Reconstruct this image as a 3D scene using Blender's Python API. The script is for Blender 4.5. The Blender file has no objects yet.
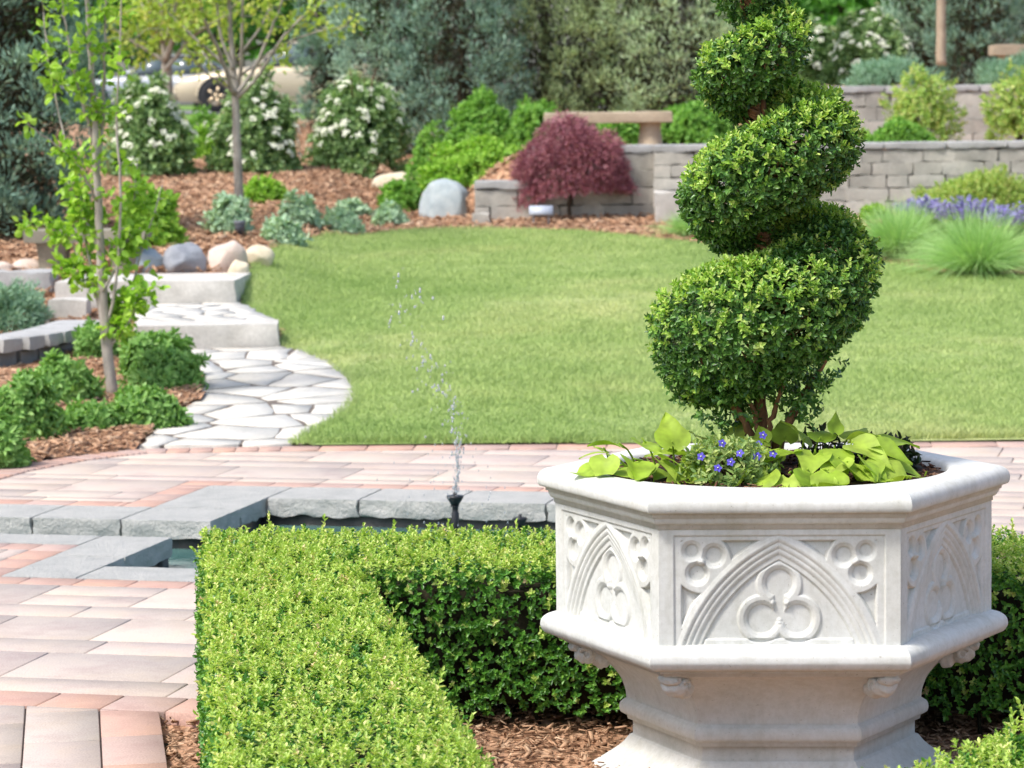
import bpy, math, random
import numpy as np
from mathutils import Matrix, Vector, noise

random.seed(11)
rng = np.random.default_rng(11)
scene = bpy.context.scene
COL = scene.collection
R = math.radians
PI = math.pi

# ------------------------------------------------------------------ camera
FPX = 3000.0
CAMZ = 1.73
PITCH = math.atan(284.0 / FPX)
ROLL = R(-0.7)
CAM_M = Matrix.Translation((0, 0, CAMZ)) @ Matrix.Rotation(R(90) - PITCH, 4, 'X') @ Matrix.Rotation(ROLL, 4, 'Z')
cam_d = bpy.data.cameras.new('camera')
cam = bpy.data.objects.new('camera', cam_d)
COL.objects.link(cam)
cam.matrix_world = CAM_M
cam_d.sensor_width = 36.0
cam_d.lens = 36.0 * FPX / 1024.0
cam_d.clip_start = 0.1
cam_d.clip_end = 2000
cam_d.dof.use_dof = True
cam_d.dof.focus_distance = 7.55
cam_d.dof.aperture_fstop = 9.0
scene.camera = cam
_M3 = np.array(CAM_M.to_3x3())


def ray(px, py):
    return _M3 @ np.array([(px - 512) / FPX, (384 - py) / FPX, -1.0])


def gp(px, py, z=0.0):
    d = ray(px, py)
    t = (z - CAMZ) / d[2]
    return np.array([d[0] * t, d[1] * t, z])


def at(px, py, D):
    d = ray(px, py)
    t = D / d[1]
    return np.array([d[0] * t, D, CAMZ + d[2] * t])


def sm(a, b, x):
    t = np.clip((np.asarray(x, float) - a) / (b - a), 0, 1)
    return t * t * (3 - 2 * t)


def T(x, y):
    """height of the ground"""
    x = np.asarray(x, float); y = np.asarray(y, float)
    yy = np.clip(y - 15, 0, 27)
    n = .038 * yy + .0004 * yy * yy + .2 * sm(42, 52, y)
    lb = .17 * sm(-1.3, -2.1, x) * sm(21.1, 22.4, y) * (1 - sm(40, 55, y))
    t = np.where(y < 28.95, n, np.where(y < 33.25, 1.2, 1.2 + .59 * sm(2.3, 2.9, x)))
    tb = sm(-.8, .2, x)
    return n + lb + tb * (t - n)


def gt(px, py, y0=14.0, y1=90.0):
    d = ray(px, py)
    ys = np.arange(y0, y1, .02)
    t = ys / d[1]
    zz = CAMZ + d[2] * t
    hit = np.nonzero(zz <= T(d[0] * t, ys))[0]
    i = hit[0] if len(hit) else len(ys) - 1
    return np.array([d[0] * t[i], ys[i], zz[i]])


# ------------------------------------------------------------------ tagging
def tag(o, label=None, cat=None, group=None, kind=None):
    if label: o['label'] = label
    if cat: o['category'] = cat
    if group: o['group'] = group
    if kind: o['kind'] = kind
    return o


def thing(name, label, cat, loc=(0, 0, 0), group=None, rz=0.0):
    o = bpy.data.objects.new(name, None)
    COL.objects.link(o)
    o.location = tuple(loc)
    o.rotation_euler = (0, 0, rz)
    o.empty_display_size = .1
    return tag(o, label, cat, group)


# ------------------------------------------------------------------ mesh building
class MB:
    def __init__(s):
        s.V = []; s.F = []; s.n = 0

    def add(s, V, *Fs, mi=0):
        V = np.asarray(V, float).reshape(-1, 3)
        for F in Fs:
            F = np.asarray(F, int)
            if F.size:
                s.F.append((F + s.n, mi))
        s.V.append(V)
        s.n += len(V)
        return s

    def build(s, name, mats, parent=None, smooth=False, world=False, kind=None):
        """verts are in the parent's local frame"""
        if not isinstance(mats, (list, tuple)): mats = [mats]
        me = bpy.data.meshes.new(name)
        V = np.concatenate(s.V) if s.V else np.zeros((0, 3))
        loops = np.concatenate([f.ravel() for f, _ in s.F])
        tot = np.concatenate([np.full(len(f), f.shape[1]) for f, _ in s.F])
        mi = np.concatenate([np.full(len(f), m) for f, m in s.F])
        st = np.concatenate([[0], np.cumsum(tot)[:-1]])
        me.vertices.add(len(V)); me.vertices.foreach_set('co', V.ravel().astype(np.float32))
        me.loops.add(len(loops)); me.loops.foreach_set('vertex_index', loops.astype(np.int32))
        me.polygons.add(len(tot))
        me.polygons.foreach_set('loop_start', st.astype(np.int32))
        me.polygons.foreach_set('loop_total', tot.astype(np.int32))
        me.polygons.foreach_set('material_index', mi.astype(np.int32))
        if smooth: me.polygons.foreach_set('use_smooth', np.ones(len(tot), bool))
        me.update(calc_edges=True)
        me.validate()
        for m in mats: me.materials.append(m)
        o = bpy.data.objects.new(name, me)
        COL.objects.link(o)
        if parent is not None: o.parent = parent
        if kind: o['kind'] = kind
        return o


def nrm(A):
    A = np.asarray(A, float)
    return A / np.maximum(np.linalg.norm(A, axis=-1, keepdims=True), 1e-9)


def sines(P, scale, seed, k=7):
    """cheap smooth noise in about -1..1"""
    r = np.random.default_rng(seed)
    P = np.asarray(P, float) / scale
    s = np.zeros(P.shape[:-1])
    for i in range(k):
        f = r.normal(0, 1, 3) * (1 + .6 * i / k) * 2.2
        s += np.sin(P @ f + r.uniform(0, 6.28))
    return s / (k ** .5) * .75


def frame(A, rand=True):
    """two unit vectors across unit axes A"""
    r = rng.normal(0, 1, A.shape) if rand else np.tile([.3, .2, 1.], (len(A), 1))
    B = nrm(np.cross(A, r))
    return B, np.cross(B, A)


def leaves(P, A, N, L, W, fold=.25, curl=.15):
    """six-vertex folded leaves, base P, axis A, upper side N"""
    n = len(P)
    L = np.broadcast_to(np.asarray(L, float), (n,))[:, None]
    W = np.broadcast_to(np.asarray(W, float), (n,))[:, None]
    A = nrm(A)
    B = nrm(np.cross(A, N)); N = np.cross(B, A)
    up = N * W * fold
    V = np.stack([P, P + A * L * .36 + B * W * .5 + up, P + A * L * .74 + B * W * .40 + up - N * L * curl * .5,
                  P + A * L - N * L * curl, P + A * L * .74 - B * W * .40 + up - N * L * curl * .5,
                  P + A * L * .36 - B * W * .5 + up], 1).reshape(-1, 3)
    b = (np.arange(n) * 6)[:, None]
    return V, np.concatenate([b + np.array([[0, 1, 2, 3]]), b + np.array([[0, 3, 4, 5]])])


def shoots(P, A, nl, L, W, slen, lo=20, hi=75, jit=.2):
    """leafy shoots: nl leaves spiralling up each axis"""
    m = len(P); A = nrm(A)
    B, C = frame(A)
    Ps, As, Ns, Ls = [], [], [], []
    for k in range(nl):
        f = (k + .5) / nl
        az = k * 2.4 + rng.uniform(-.5, .5, m)
        el = R(hi + (lo - hi) * f) + rng.normal(0, jit, m)
        rad = B * np.cos(az)[:, None] + C * np.sin(az)[:, None]
        ax = A * np.cos(el)[:, None] + rad * np.sin(el)[:, None]
        nn = A * np.sin(el)[:, None] - rad * np.cos(el)[:, None]
        Ps.append(P + A * (slen * f)); As.append(ax); Ns.append(nn)
        Ls.append(L * rng.uniform(.7, 1.15, m) * (1 - .25 * f))
    Ls = np.concatenate(Ls)
    return leaves(np.concatenate(Ps), np.concatenate(As), np.concatenate(Ns), Ls, Ls * (W / L))


def blades(P, A, L, W, bend, nseg=3):
    """bent grass blades: P base, A start direction, bend = sideways/down vector at the tip"""
    n = len(P); A = nrm(A)
    L = np.broadcast_to(np.asarray(L, float), (n,))[:, None]
    W = np.broadcast_to(np.asarray(W, float), (n,))[:, None]
    S = nrm(np.cross(A, rng.normal(0, 1, (n, 3))))
    rows = []
    for k in range(nseg):
        t = k / nseg
        c = P + A * L * t + bend * L * t * t
        w = W * (1 - .75 * t) * .5
        rows += [c - S * w, c + S * w]
    rows.append(P + A * L + bend * L)
    m = 2 * nseg + 1
    V = np.stack(rows, 1).reshape(-1, 3)
    b = (np.arange(n) * m)[:, None]
    q = [b + np.array([[2 * k, 2 * k + 1, 2 * k + 3, 2 * k + 2]]) for k in range(nseg - 1)]
    t = b + np.array([[2 * nseg - 2, 2 * nseg - 1, 2 * nseg]])
    return (V, np.concatenate(q), t) if q else (V, t)


def tube(pts, rad, sides=8, cap=True):
    pts = np.asarray(pts, float); n = len(pts)
    rad = np.broadcast_to(np.asarray(rad, float), (n,))
    tg = nrm(np.gradient(pts, axis=0))
    ref = np.array([.23, .91, .17]) if abs(tg[0] @ nrm(np.array([.23, .91, .17]))) < .9 else np.array([1., 0, 0])
    V = []
    a = np.arange(sides) / sides * 2 * PI
    for i in range(n):
        ref = nrm(ref - tg[i] * (ref @ tg[i]))
        b = np.cross(tg[i], ref)
        V.append(pts[i] + rad[i] * (np.cos(a)[:, None] * ref + np.sin(a)[:, None] * b))
    V = np.concatenate(V)
    i, k = np.meshgrid(np.arange(n - 1), np.arange(sides), indexing='ij')
    k2 = (k + 1) % sides
    F = np.stack([i * sides + k, i * sides + k2, (i + 1) * sides + k2, (i + 1) * sides + k], -1).reshape(-1, 4)
    if cap:
        V = np.concatenate([V, pts[:1], pts[-1:]])
        kk = np.arange(sides); k3 = (kk + 1) % sides
        c0 = np.stack([np.full(sides, n * sides), k3, kk], 1)
        o = (n - 1) * sides
        c1 = np.stack([np.full(sides, n * sides + 1), o + kk, o + k3], 1)
        return V, F, np.concatenate([c0, c1])
    return V, F


def spline(pts, n=20):
    """Catmull-Rom through pts"""
    p = np.asarray(pts, float)
    p = np.concatenate([[2 * p[0] - p[1]], p, [2 * p[-1] - p[-2]]])
    out = []
    m = len(p) - 3
    for t in np.linspace(0, m - 1e-6, n):
        i = int(t); f = t - i
        a, b, c, d = p[i:i + 4]
        out.append(.5 * (2 * b + (c - a) * f + (2 * a - 5 * b + 4 * c - d) * f * f + (3 * b - a - 3 * c + d) * f ** 3))
    return np.array(out)


def grid(x0, x1, y0, y1, nx, ny):
    X, Y = np.meshgrid(np.linspace(x0, x1, nx + 1), np.linspace(y0, y1, ny + 1))
    return X.ravel(), Y.ravel(), gridF(nx, ny)


def gridF(nx, ny):
    i, j = np.meshgrid(np.arange(nx), np.arange(ny))
    a = (j * (nx + 1) + i).ravel()
    return np.stack([a, a + 1, a + nx + 2, a + nx + 1], 1)


def inpoly(x, y, poly):
    poly = np.asarray(poly)[:, :2]
    c = np.zeros(np.shape(x), bool)
    j = len(poly) - 1
    for i in range(len(poly)):
        xi, yi = poly[i]; xj, yj = poly[j]
        if yi != yj:
            m = ((yi > y) != (yj > y)) & (x < (xj - xi) * (y - yi) / (yj - yi) + xi)
            c ^= m
        j = i
    return c


def clip(poly, p, n):
    """keep the side of 2-D polygon where (q-p).n <= 0"""
    out = []
    for i in range(len(poly)):
        a = poly[i]; b = poly[(i + 1) % len(poly)]
        da = (a[0] - p[0]) * n[0] + (a[1] - p[1]) * n[1]
        db = (b[0] - p[0]) * n[0] + (b[1] - p[1]) * n[1]
        if da <= 0: out.append(a)
        if (da < 0 < db) or (db < 0 < da):
            t = da / (da - db)
            out.append((a[0] + (b[0] - a[0]) * t, a[1] + (b[1] - a[1]) * t))
    return out


def shrink(poly, d):
    """inset a convex ccw polygon"""
    out = list(poly)
    for i in range(len(poly)):
        a = poly[i]; b = poly[(i + 1) % len(poly)]
        ex, ey = b[0] - a[0], b[1] - a[1]
        l = math.hypot(ex, ey)
        if l < 1e-6: continue
        nx, ny = ey / l, -ex / l
        out = clip(out, (a[0] - nx * d, a[1] - ny * d), (nx, ny))
        if len(out) < 3: return []
    return out


def slab(mb, poly, z, th, gap=.002, ch=.004, mi=0, zf=None):
    """a paving unit: top face with a chamfered edge; poly ccw 2-D"""
    p0 = shrink(poly, gap)
    if len(p0) < 3: return
    p1 = []
    c = np.mean(p0, 0)
    for q in p0:
        v = np.array(q) - c; l = np.linalg.norm(v)
        p1.append(tuple(c + v * max(0, 1 - ch * 1.3 / max(l, 1e-3))))
    k = len(p0)
    zz = (lambda q: z) if zf is None else (lambda q: zf(q) + z)
    V = [(q[0], q[1], zz(q)) for q in p1] + [(q[0], q[1], zz(q) - ch * .8) for q in p0] + [(q[0], q[1], zz(q) - th) for q in p0]
    i = np.arange(k); j = (i + 1) % k
    mb.add(V, np.arange(k)[None, :], np.concatenate([np.stack([k + i, k + j, j, i], 1), np.stack([2 * k + i, 2 * k + j, k + j, k + i], 1)]), mi=mi)


def rough_box(mb, c, size, amp, seed, seg=.06, rz=0.0, keep_top=False, rnd=.012, mi=0, nscale=.09):
    """block with rock-faced sides; c = centre of its base"""
    sx, sy, sz = size
    allV = []
    off = 0
    h = np.array([sx, sy, sz]) / 2
    for ax in range(3):
        for sgn in (-1, 1):
            u, v = [(1, 2), (2, 0), (0, 1)][ax]
            nu = max(2, min(14, int(2 * h[u] / seg))); nv = max(2, min(14, int(2 * h[v] / seg)))
            a, b, F = grid(-h[u], h[u], -h[v], h[v], nu, nv)
            P = np.zeros((len(a), 3)); P[:, u] = a; P[:, v] = b; P[:, ax] = sgn * h[ax]
            if sgn < 0: F = F[:, ::-1]
            # round edges
            q = np.clip(P, -(h - rnd), h - rnd)
            d = P - q
            l = np.linalg.norm(d, axis=1, keepdims=True)
            P = q + d / np.maximum(l, 1e-9) * np.minimum(l, rnd)
            S = P * 1.0 + seed * 3.17
            D = np.stack([sines(S, nscale, 1), sines(S, nscale, 2), sines(S, nscale, 3)], 1) * amp
            D += np.stack([sines(S, nscale * .3, 4), sines(S, nscale * .3, 5), sines(S, nscale * .3, 6)], 1) * amp * .35
            if keep_top: D *= np.clip((h[2] - P[:, 2]) / (2 * h[2]) * 4, 0, 1)[:, None]
            P = P + D
            cz, sz_ = math.cos(rz), math.sin(rz)
            X = P[:, 0] * cz - P[:, 1] * sz_ + c[0]; Y = P[:, 0] * sz_ + P[:, 1] * cz + c[1]
            mb.add(np.stack([X, Y, P[:, 2] + c[2] + h[2]], 1), F, mi=mi)


def ico(sub=4):
    import bmesh
    bm = bmesh.new(); bmesh.ops.create_icosphere(bm, subdivisions=sub, radius=1)
    V = np.array([v.co[:] for v in bm.verts]); F = np.array([[v.index for v in f.verts] for f in bm.faces])
    bm.free()
    return V, F


ICO4 = ico(4); ICO2 = ico(2); ICO1 = ico(1)


def lathe(prof, seg=24):
    prof = np.asarray(prof, float); n = len(prof)
    a = np.arange(seg) / seg * 2 * PI
    V = np.stack([prof[:, :1] * np.cos(a), prof[:, :1] * np.sin(a), np.repeat(prof[:, 1:], seg, 1)], -1).reshape(-1, 3)
    i, k = np.meshgrid(np.arange(n - 1), np.arange(seg), indexing='ij')
    k2 = (k + 1) % seg
    return V, np.stack([i * seg + k, i * seg + k2, (i + 1) * seg + k2, (i + 1) * seg + k], -1).reshape(-1, 4)


def boxVF(x0, x1, y0, y1, z0, z1):
    V = [(x, y, z) for z in (z0, z1) for y in (y0, y1) for x in (x0, x1)]
    return np.array(V, float), np.array([[0, 2, 3, 1], [4, 5, 7, 6], [0, 1, 5, 4], [2, 6, 7, 3], [0, 4, 6, 2], [1, 3, 7, 5]])


# ------------------------------------------------------------------ materials
def lin(r, g, b):
    f = lambda c: (c / 255 / 12.92) if c / 255 <= .04045 else ((c / 255 + .055) / 1.055) ** 2.4
    return (f(r), f(g), f(b), 1)


class NT:
    def __init__(s, name):
        s.m = bpy.data.materials.new(name); s.m.use_nodes = True
        s.t = s.m.node_tree; s.t.nodes.clear()
        s.out = s.n('ShaderNodeOutputMaterial')

    def n(s, typ, **kw):
        x = s.t.nodes.new(typ)
        for k, v in kw.items(): setattr(x, k, v)
        return x

    def l(s, a, b): s.t.links.new(a, b)

    def ramp(s, fac, stops, interp='LINEAR'):
        r = s.n('ShaderNodeValToRGB'); e = r.color_ramp
        e.interpolation = interp
        while len(e.elements) < len(stops): e.elements.new(.5)
        for el, (p, c) in zip(e.elements, stops): el.position = p; el.color = c if len(c) == 4 else (*c, 1)
        s.l(fac, r.inputs[0]); return r.outputs[0]

    def noise(s, scale, detail=4, rough=.6, vec=None, dist=0):
        x = s.n('ShaderNodeTexNoise'); x.inputs['Scale'].default_value = scale
        x.inputs['Detail'].default_value = detail; x.inputs['Roughness'].default_value = rough
        x.inputs['Distortion'].default_value = dist
        if vec: s.l(vec, x.inputs['Vector'])
        return x.outputs['Fac']

    def mix(s, fac, a, b, typ='MIX'):
        x = s.n('ShaderNodeMixRGB', blend_type=typ)
        for v, i in ((fac, 0), (a, 1), (b, 2)):
            if hasattr(v, 'is_linked'): s.l(v, x.inputs[i])
            elif i == 0: x.inputs[0].default_value = v
            else: x.inputs[i].default_value = v if len(v) == 4 else (*v, 1)
        return x.outputs[0]

    def pos(s):
        g = s.n('ShaderNodeNewGeometry'); return g.outputs['Position']

    def obj(s):
        g = s.n('ShaderNodeTexCoord'); return g.outputs['Object']

    def rnd(s):
        g = s.n('ShaderNodeNewGeometry'); return g.outputs['Random Per Island']

    def bsdf(s, col, rough=.8, spec=.3, bump=None, bstr=.3, bdist=.01, **kw):
        b = s.n('ShaderNodeBsdfPrincipled')
        if hasattr(col, 'is_linked'): s.l(col, b.inputs['Base Color'])
        else: b.inputs['Base Color'].default_value = col if len(col) == 4 else (*col, 1)
        if hasattr(rough, 'is_linked'): s.l(rough, b.inputs['Roughness'])
        else: b.inputs['Roughness'].default_value = rough
        b.inputs['Specular IOR Level'].default_value = spec
        for k, v in kw.items(): b.inputs[k.replace('_', ' ')].default_value = v
        if bump is not None:
            x = s.n('ShaderNodeBump'); x.inputs['Strength'].default_value = bstr; x.inputs['Distance'].default_value = bdist
            s.l(bump, x.inputs['Height']); s.l(x.outputs[0], b.inputs['Normal'])
        return b.outputs[0]

    def done(s, sh):
        s.l(sh, s.out.inputs['Surface']); return s.m


def leafmat(name, cols, transl=.3, rough=.45, spec=.35, patch=.0, pscale=3.0, gain=1.0):
    """leaf colours picked per leaf, plus light coming through the leaf"""
    t = NT(name)
    st = [(i / max(1, len(cols) - 1), tuple(min(.85, x * gain) for x in c[:3])) for i, c in enumerate(cols)]
    c = t.ramp(t.rnd(), st)
    if patch:
        nz = t.noise(pscale, 2, .5, t.pos())
        c = t.mix(patch, c, t.ramp(nz, [(.3, (.35, .35, .35)), (.7, (1.25, 1.25, 1.1))]), 'MULTIPLY')
    b = t.bsdf(c, rough, spec)
    tr = t.n('ShaderNodeBsdfTranslucent')
    hs = t.mix(1.0, c, (1.25, 1.3, .7), 'MULTIPLY')
    t.l(hs, tr.inputs[0])
    m = t.n('ShaderNodeMixShader'); m.inputs[0].default_value = transl
    t.l(b, m.inputs[1]); t.l(tr.outputs[0], m.inputs[2])
    return t.done(m.outputs[0])


def stonemat(name, cols, scale=6, rough=.85, bump=.5, bscale=40, island=.0, bdist=.006, stain=0, coord='pos'):
    t = NT(name)
    v = t.pos() if coord == 'pos' else t.obj()
    nz = t.noise(scale, 6, .65, v)
    st = [(.25 + .5 * i / max(1, len(cols) - 1), c) for i, c in enumerate(cols)]
    c = t.ramp(nz, st)
    if island:
        k = t.ramp(t.rnd(), [(0, (1 - island,) * 3), (1, (1 + island * .6,) * 3)])
        c = t.mix(1.0, c, k, 'MULTIPLY')
    sp = t.noise(bscale * 2.2, 3, .7, v)
    c = t.mix(.5, c, t.ramp(sp, [(.3, (.75, .75, .75)), (.7, (1.15, 1.15, 1.15))]), 'MULTIPLY')
    if stain:
        c = t.mix(stain, c, t.ramp(t.noise(scale * .35, 5, .7, v), [(.42, (1, 1, 1)), (.7, (.55, .52, .46))]), 'MULTIPLY')
    return t.done(t.bsdf(c, rough, .25, t.noise(bscale, 5, .7, v), bump, bdist))


def plain(name, col, rough=.6, spec=.3, metallic=0.0):
    t = NT(name)
    nz = t.noise(30, 3, .6, t.obj())
    c = t.mix(.25, col, t.ramp(nz, [(.3, tuple(x * .8 for x in col[:3])), (.7, tuple(min(1, x * 1.15) for x in col[:3]))]))
    return t.done(t.bsdf(c, rough, spec, Metallic=metallic))


def barkmat(name, c0, c1, scale=25):
    t = NT(name)
    mp = t.n('ShaderNodeMapping'); mp.inputs['Scale'].default_value = (1, 1, .25)
    t.l(t.pos(), mp.inputs[0])
    nz = t.noise(scale, 6, .7, mp.outputs[0])
    c = t.ramp(nz, [(.3, c0), (.68, c1)])
    return t.done(t.bsdf(c, .85, .2, nz, .6, .01))


# ------------------------------------------------------------------ generic plants
def lumpy(seed, k=14, depth=.24, sharp=.10):
    r = np.random.default_rng(seed)
    Ld = nrm(r.normal(0, 1, (k, 3)))
    a = r.uniform(.5, 1, k)

    def f(D):
        g = np.exp(-(1 - D @ Ld.T) / sharp) * a
        return 1 - depth + depth * 1.25 * g.max(-1)
    return f


def crown_points(n, rx, ry, rz, seed, cut=-.25, depth=.24, inner=.45, k=14, sharp=.10, power=1.0):
    """points and outward directions of a lumpy crown around the origin (base at cut*rz)"""
    D = nrm(rng.normal(0, 1, (int(n * 2.2), 3)))
    D = D[D[:, 2] > cut][:n]
    f = lumpy(seed, k, depth, sharp)(D)
    rr = 1 - inner * rng.random(len(D)) ** 2.2
    P = D * np.array([rx, ry, rz]) * (f * rr)[:, None]
    N = nrm(D / np.array([rx, ry, rz]))
    return P, N


def stems_mesh(n, rx, ry, h, r0, seed):
    mb = MB(); rr = np.random.default_rng(seed)
    for i in range(n):
        a = rr.uniform(0, 6.28); q = rr.uniform(.2, .75)
        tip = np.array([math.cos(a) * rx * q, math.sin(a) * ry * q, h * rr.uniform(.6, .9)])
        mid = tip * np.array([.4, .4, .5])
        mb.add(*tube(spline([(0.01 * math.cos(a), .01 * math.sin(a), -.03), mid, tip], 7), np.linspace(r0, r0 * .3, 7), 5))
    return mb


def mound(name, label, cat, base, rx, ry, h, mat, stem, n=900, nl=6, L=.05, W=.03, slen=.05, seed=1, cut=-.15, depth=.24,
          upward=.35, group=None, inner=.45, k=14, sharp=.10, lo=20, hi=75, flowers=None, part='foliage', lift=.0, nstem=9, cone=0.0):
    """a shrub or perennial: foliage part and stem part under one thing"""
    t = thing(name, label, cat, base, group)
    zc = h / (1 - cut) * (-cut)
    rz = h - zc
    def cone_(P):
        if cone: P[:, :2] *= (1.08 - cone * np.clip((P[:, 2] + zc) / h, 0, 1) ** 1.3)[:, None]
        return P
    P, N = crown_points(n, rx, ry, rz, seed, cut, depth, inner, k, sharp)
    P = cone_(P)
    P[:, 2] += zc + lift
    A = nrm(N + np.array([0, 0, upward]) + rng.normal(0, .25, N.shape))
    mb = MB(); mb.add(*shoots(P, A, nl, L, W, slen, lo, hi))
    mb.build(part, mat, t)
    stems_mesh(nstem, rx, ry, h, max(.004, h * .012), seed).build('stems', stem, t)
    if flowers:
        nf, fr, fm = flowers
        P, N = crown_points(nf, rx * 1.10, ry * 1.10, rz * 1.08, seed, -.15, depth, .03, k, sharp)
        P = cone_(P) + N * (slen * .9 + L * .35)
        P[:, 2] += zc + lift
        fb = MB()
        for p, nn in zip(P, N):
            m = 14
            nn = nrm(nn + np.array([0, 0, .6]))
            B, C = frame(nn[None]); B = B[0]; C = C[0]
            q = rng.normal(0, .45, (m, 2)) * fr
            PP = p + q[:, :1] * B + q[:, 1:] * C + nn * (.012 - (q ** 2).sum(1, keepdims=True) / fr * .4)
            AA = nrm(B * rng.normal(0, 1, (m, 1)) + C * rng.normal(0, 1, (m, 1)))
            fb.add(*leaves(PP - AA * fr * .25, AA, np.tile(nn, (m, 1)), fr * .55, fr * .5, .1, .1))
        fb.build('flower_clusters', fm, t, kind='stuff')
    return t
# ================================================================== materials
M = {}
M['cast'] = None


def cast_stone():
    t = NT('white_cast_stone')
    v = t.obj()
    c = t.ramp(t.noise(5, 6, .7, v), [(.3, lin(188, 189, 183)), (.5, lin(202, 202, 197)), (.7, lin(208, 208, 204))])
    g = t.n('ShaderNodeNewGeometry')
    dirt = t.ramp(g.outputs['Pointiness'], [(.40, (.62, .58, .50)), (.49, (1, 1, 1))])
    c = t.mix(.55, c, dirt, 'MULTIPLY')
    spots = t.noise(150, 2, .5, v)
    c = t.mix(.8, c, t.ramp(spots, [(.24, (.55, .52, .46)), (.30, (1, 1, 1))]), 'MULTIPLY')
    mp = t.n('ShaderNodeMapping'); mp.inputs['Scale'].default_value = (1, 1, .12); t.l(v, mp.inputs[0])
    c = t.mix(.55, c, t.ramp(t.noise(16, 5, .72, mp.outputs[0]), [(.46, (1, 1, 1)), (.78, (.74, .71, .63))]), 'MULTIPLY')
    c = t.mix(.5, c, t.ramp(t.noise(60, 4, .7, v), [(.35, (.86, .85, .82)), (.6, (1.06, 1.06, 1.06))]), 'MULTIPLY')
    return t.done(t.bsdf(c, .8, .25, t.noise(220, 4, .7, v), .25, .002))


M['cast'] = cast_stone()


def paver_mat(name, cols):
    t = NT(name)
    c = t.ramp(t.rnd(), [(i / len(cols), q) for i, q in enumerate(cols)], 'CONSTANT')
    v = t.pos()
    c = t.mix(.8, c, t.ramp(t.noise(4.2, 5, .65, v), [(.3, (.84, .78, .80)), (.48, (1, 1, 1)), (.7, (1.08, 1.04, .95))]), 'MULTIPLY')
    c = t.mix(.8, c, t.ramp(t.noise(170, 4, .75, v), [(.32, (.74, .73, .74)), (.68, (1.2, 1.2, 1.18))]), 'MULTIPLY')
    c = t.mix(.6, c, t.ramp(t.noise(2.2, 6, .7, v), [(.36, (.82, .80, .80)), (.5, (1, 1, 1))]), 'MULTIPLY')
    return t.done(t.bsdf(c, .85, .2, t.noise(300, 4, .7, v), .3, .003))


M['paver'] = paver_mat('concrete_pavers', [lin(182, 168, 158), lin(186, 172, 161), lin(178, 166, 157), lin(189, 175, 163), lin(184, 169, 160), lin(177, 163, 154), lin(187, 172, 160)])
M['brick'] = paver_mat('red_pavers', [lin(182, 150, 136), lin(176, 148, 136), lin(184, 150, 134), lin(178, 154, 144)])
M['joint'] = stonemat('joint_sand', [lin(92, 84, 78), lin(120, 110, 100)], 30, .95, .4, 90)
M['coping'] = stonemat('blue_grey_coping', [lin(168, 168, 163), lin(186, 185, 179), lin(198, 196, 189)], 7, .85, 1.0, 60, .10, bdist=.016)
M['poolwall'] = stonemat('dark_pool_wall', [lin(70, 70, 68), lin(108, 106, 100)], 9, .8, .6, 40)
M['flag'] = stonemat('flagstone', [lin(184, 181, 173), lin(203, 199, 190), lin(210, 204, 191)], 4, .85, .6, 25, .14, stain=.2)
M['step'] = stonemat('step_stone', [lin(172, 168, 160), lin(194, 190, 182), lin(206, 202, 194)], 5, .9, .7, 22, .06, stain=.35)
M['wall'] = stonemat('wall_blocks', [lin(152, 149, 140), lin(175, 171, 161), lin(191, 185, 173)], 5, .9, .8, 26, .22, stain=.2)
M['cap'] = stonemat('wall_caps', [lin(156, 156, 154), lin(176, 175, 172)], 6, .9, .6, 26, .12)
M['edging'] = stonemat('edging_blocks', [lin(112, 114, 116), lin(140, 141, 140)], 8, .9, .8, 30, .12)
M['bench'] = stonemat('bench_stone', [lin(166, 150, 128), lin(186, 170, 146)], 6, .9, .5, 30)
M['benchgrey'] = stonemat('grey_bench_stone', [lin(128, 122, 108), lin(150, 144, 128)], 6, .9, .5, 30, stain=.3)


def mulch_mat():
    t = NT('bark_mulch')
    v = t.pos()
    mp = t.n('ShaderNodeMapping'); mp.inputs['Scale'].default_value = (1, .45, 1); t.l(v, mp.inputs[0])
    vo = t.n('ShaderNodeTexVoronoi'); vo.inputs['Scale'].default_value = 34; t.l(mp.outputs[0], vo.inputs['Vector'])
    c = t.ramp(vo.outputs['Color'], [(.1, lin(124, 94, 74)), (.4, lin(162, 126, 100)), (.7, lin(188, 150, 122)), (1, lin(212, 184, 156))])
    c = t.mix(.6, c, t.ramp(t.noise(1.6, 4, .6, v), [(.35, (.75, .7, .66)), (.65, (1.1, 1.05, 1.0))]), 'MULTIPLY')
    far = t.n('ShaderNodeSeparateXYZ'); t.l(v, far.inputs[0])
    f = t.n('ShaderNodeMapRange'); f.inputs[1].default_value = 43; f.inputs[2].default_value = 46; t.l(far.outputs[1], f.inputs[0])
    gr = t.ramp(t.noise(.5, 5, .6, v), [(.3, lin(96, 128, 60)), (.7, lin(122, 152, 76))])
    c = t.mix(f.outputs[0], c, gr)
    return t.done(t.bsdf(c, .95, .1, vo.outputs['Distance'], .9, .03))


M['mulch'] = mulch_mat()


def chipmat(name, cols):
    t = NT(name)
    c = t.ramp(t.rnd(), [(i / (len(cols) - 1), q) for i, q in enumerate(cols)])
    return t.done(t.bsdf(c, .9, .15))


M['chip'] = chipmat('bark_chips', [lin(126, 94, 72), lin(160, 124, 96), lin(186, 150, 120), lin(172, 136, 108), lin(208, 178, 148)])
M['darkchip'] = chipmat('dark_soil_chips', [lin(44, 30, 24), lin(78, 54, 42), lin(104, 74, 56), lin(130, 100, 80)])
M['soil'] = stonemat('potting_soil', [lin(44, 32, 26), lin(74, 54, 44)], 30, .95, .8, 90)


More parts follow.
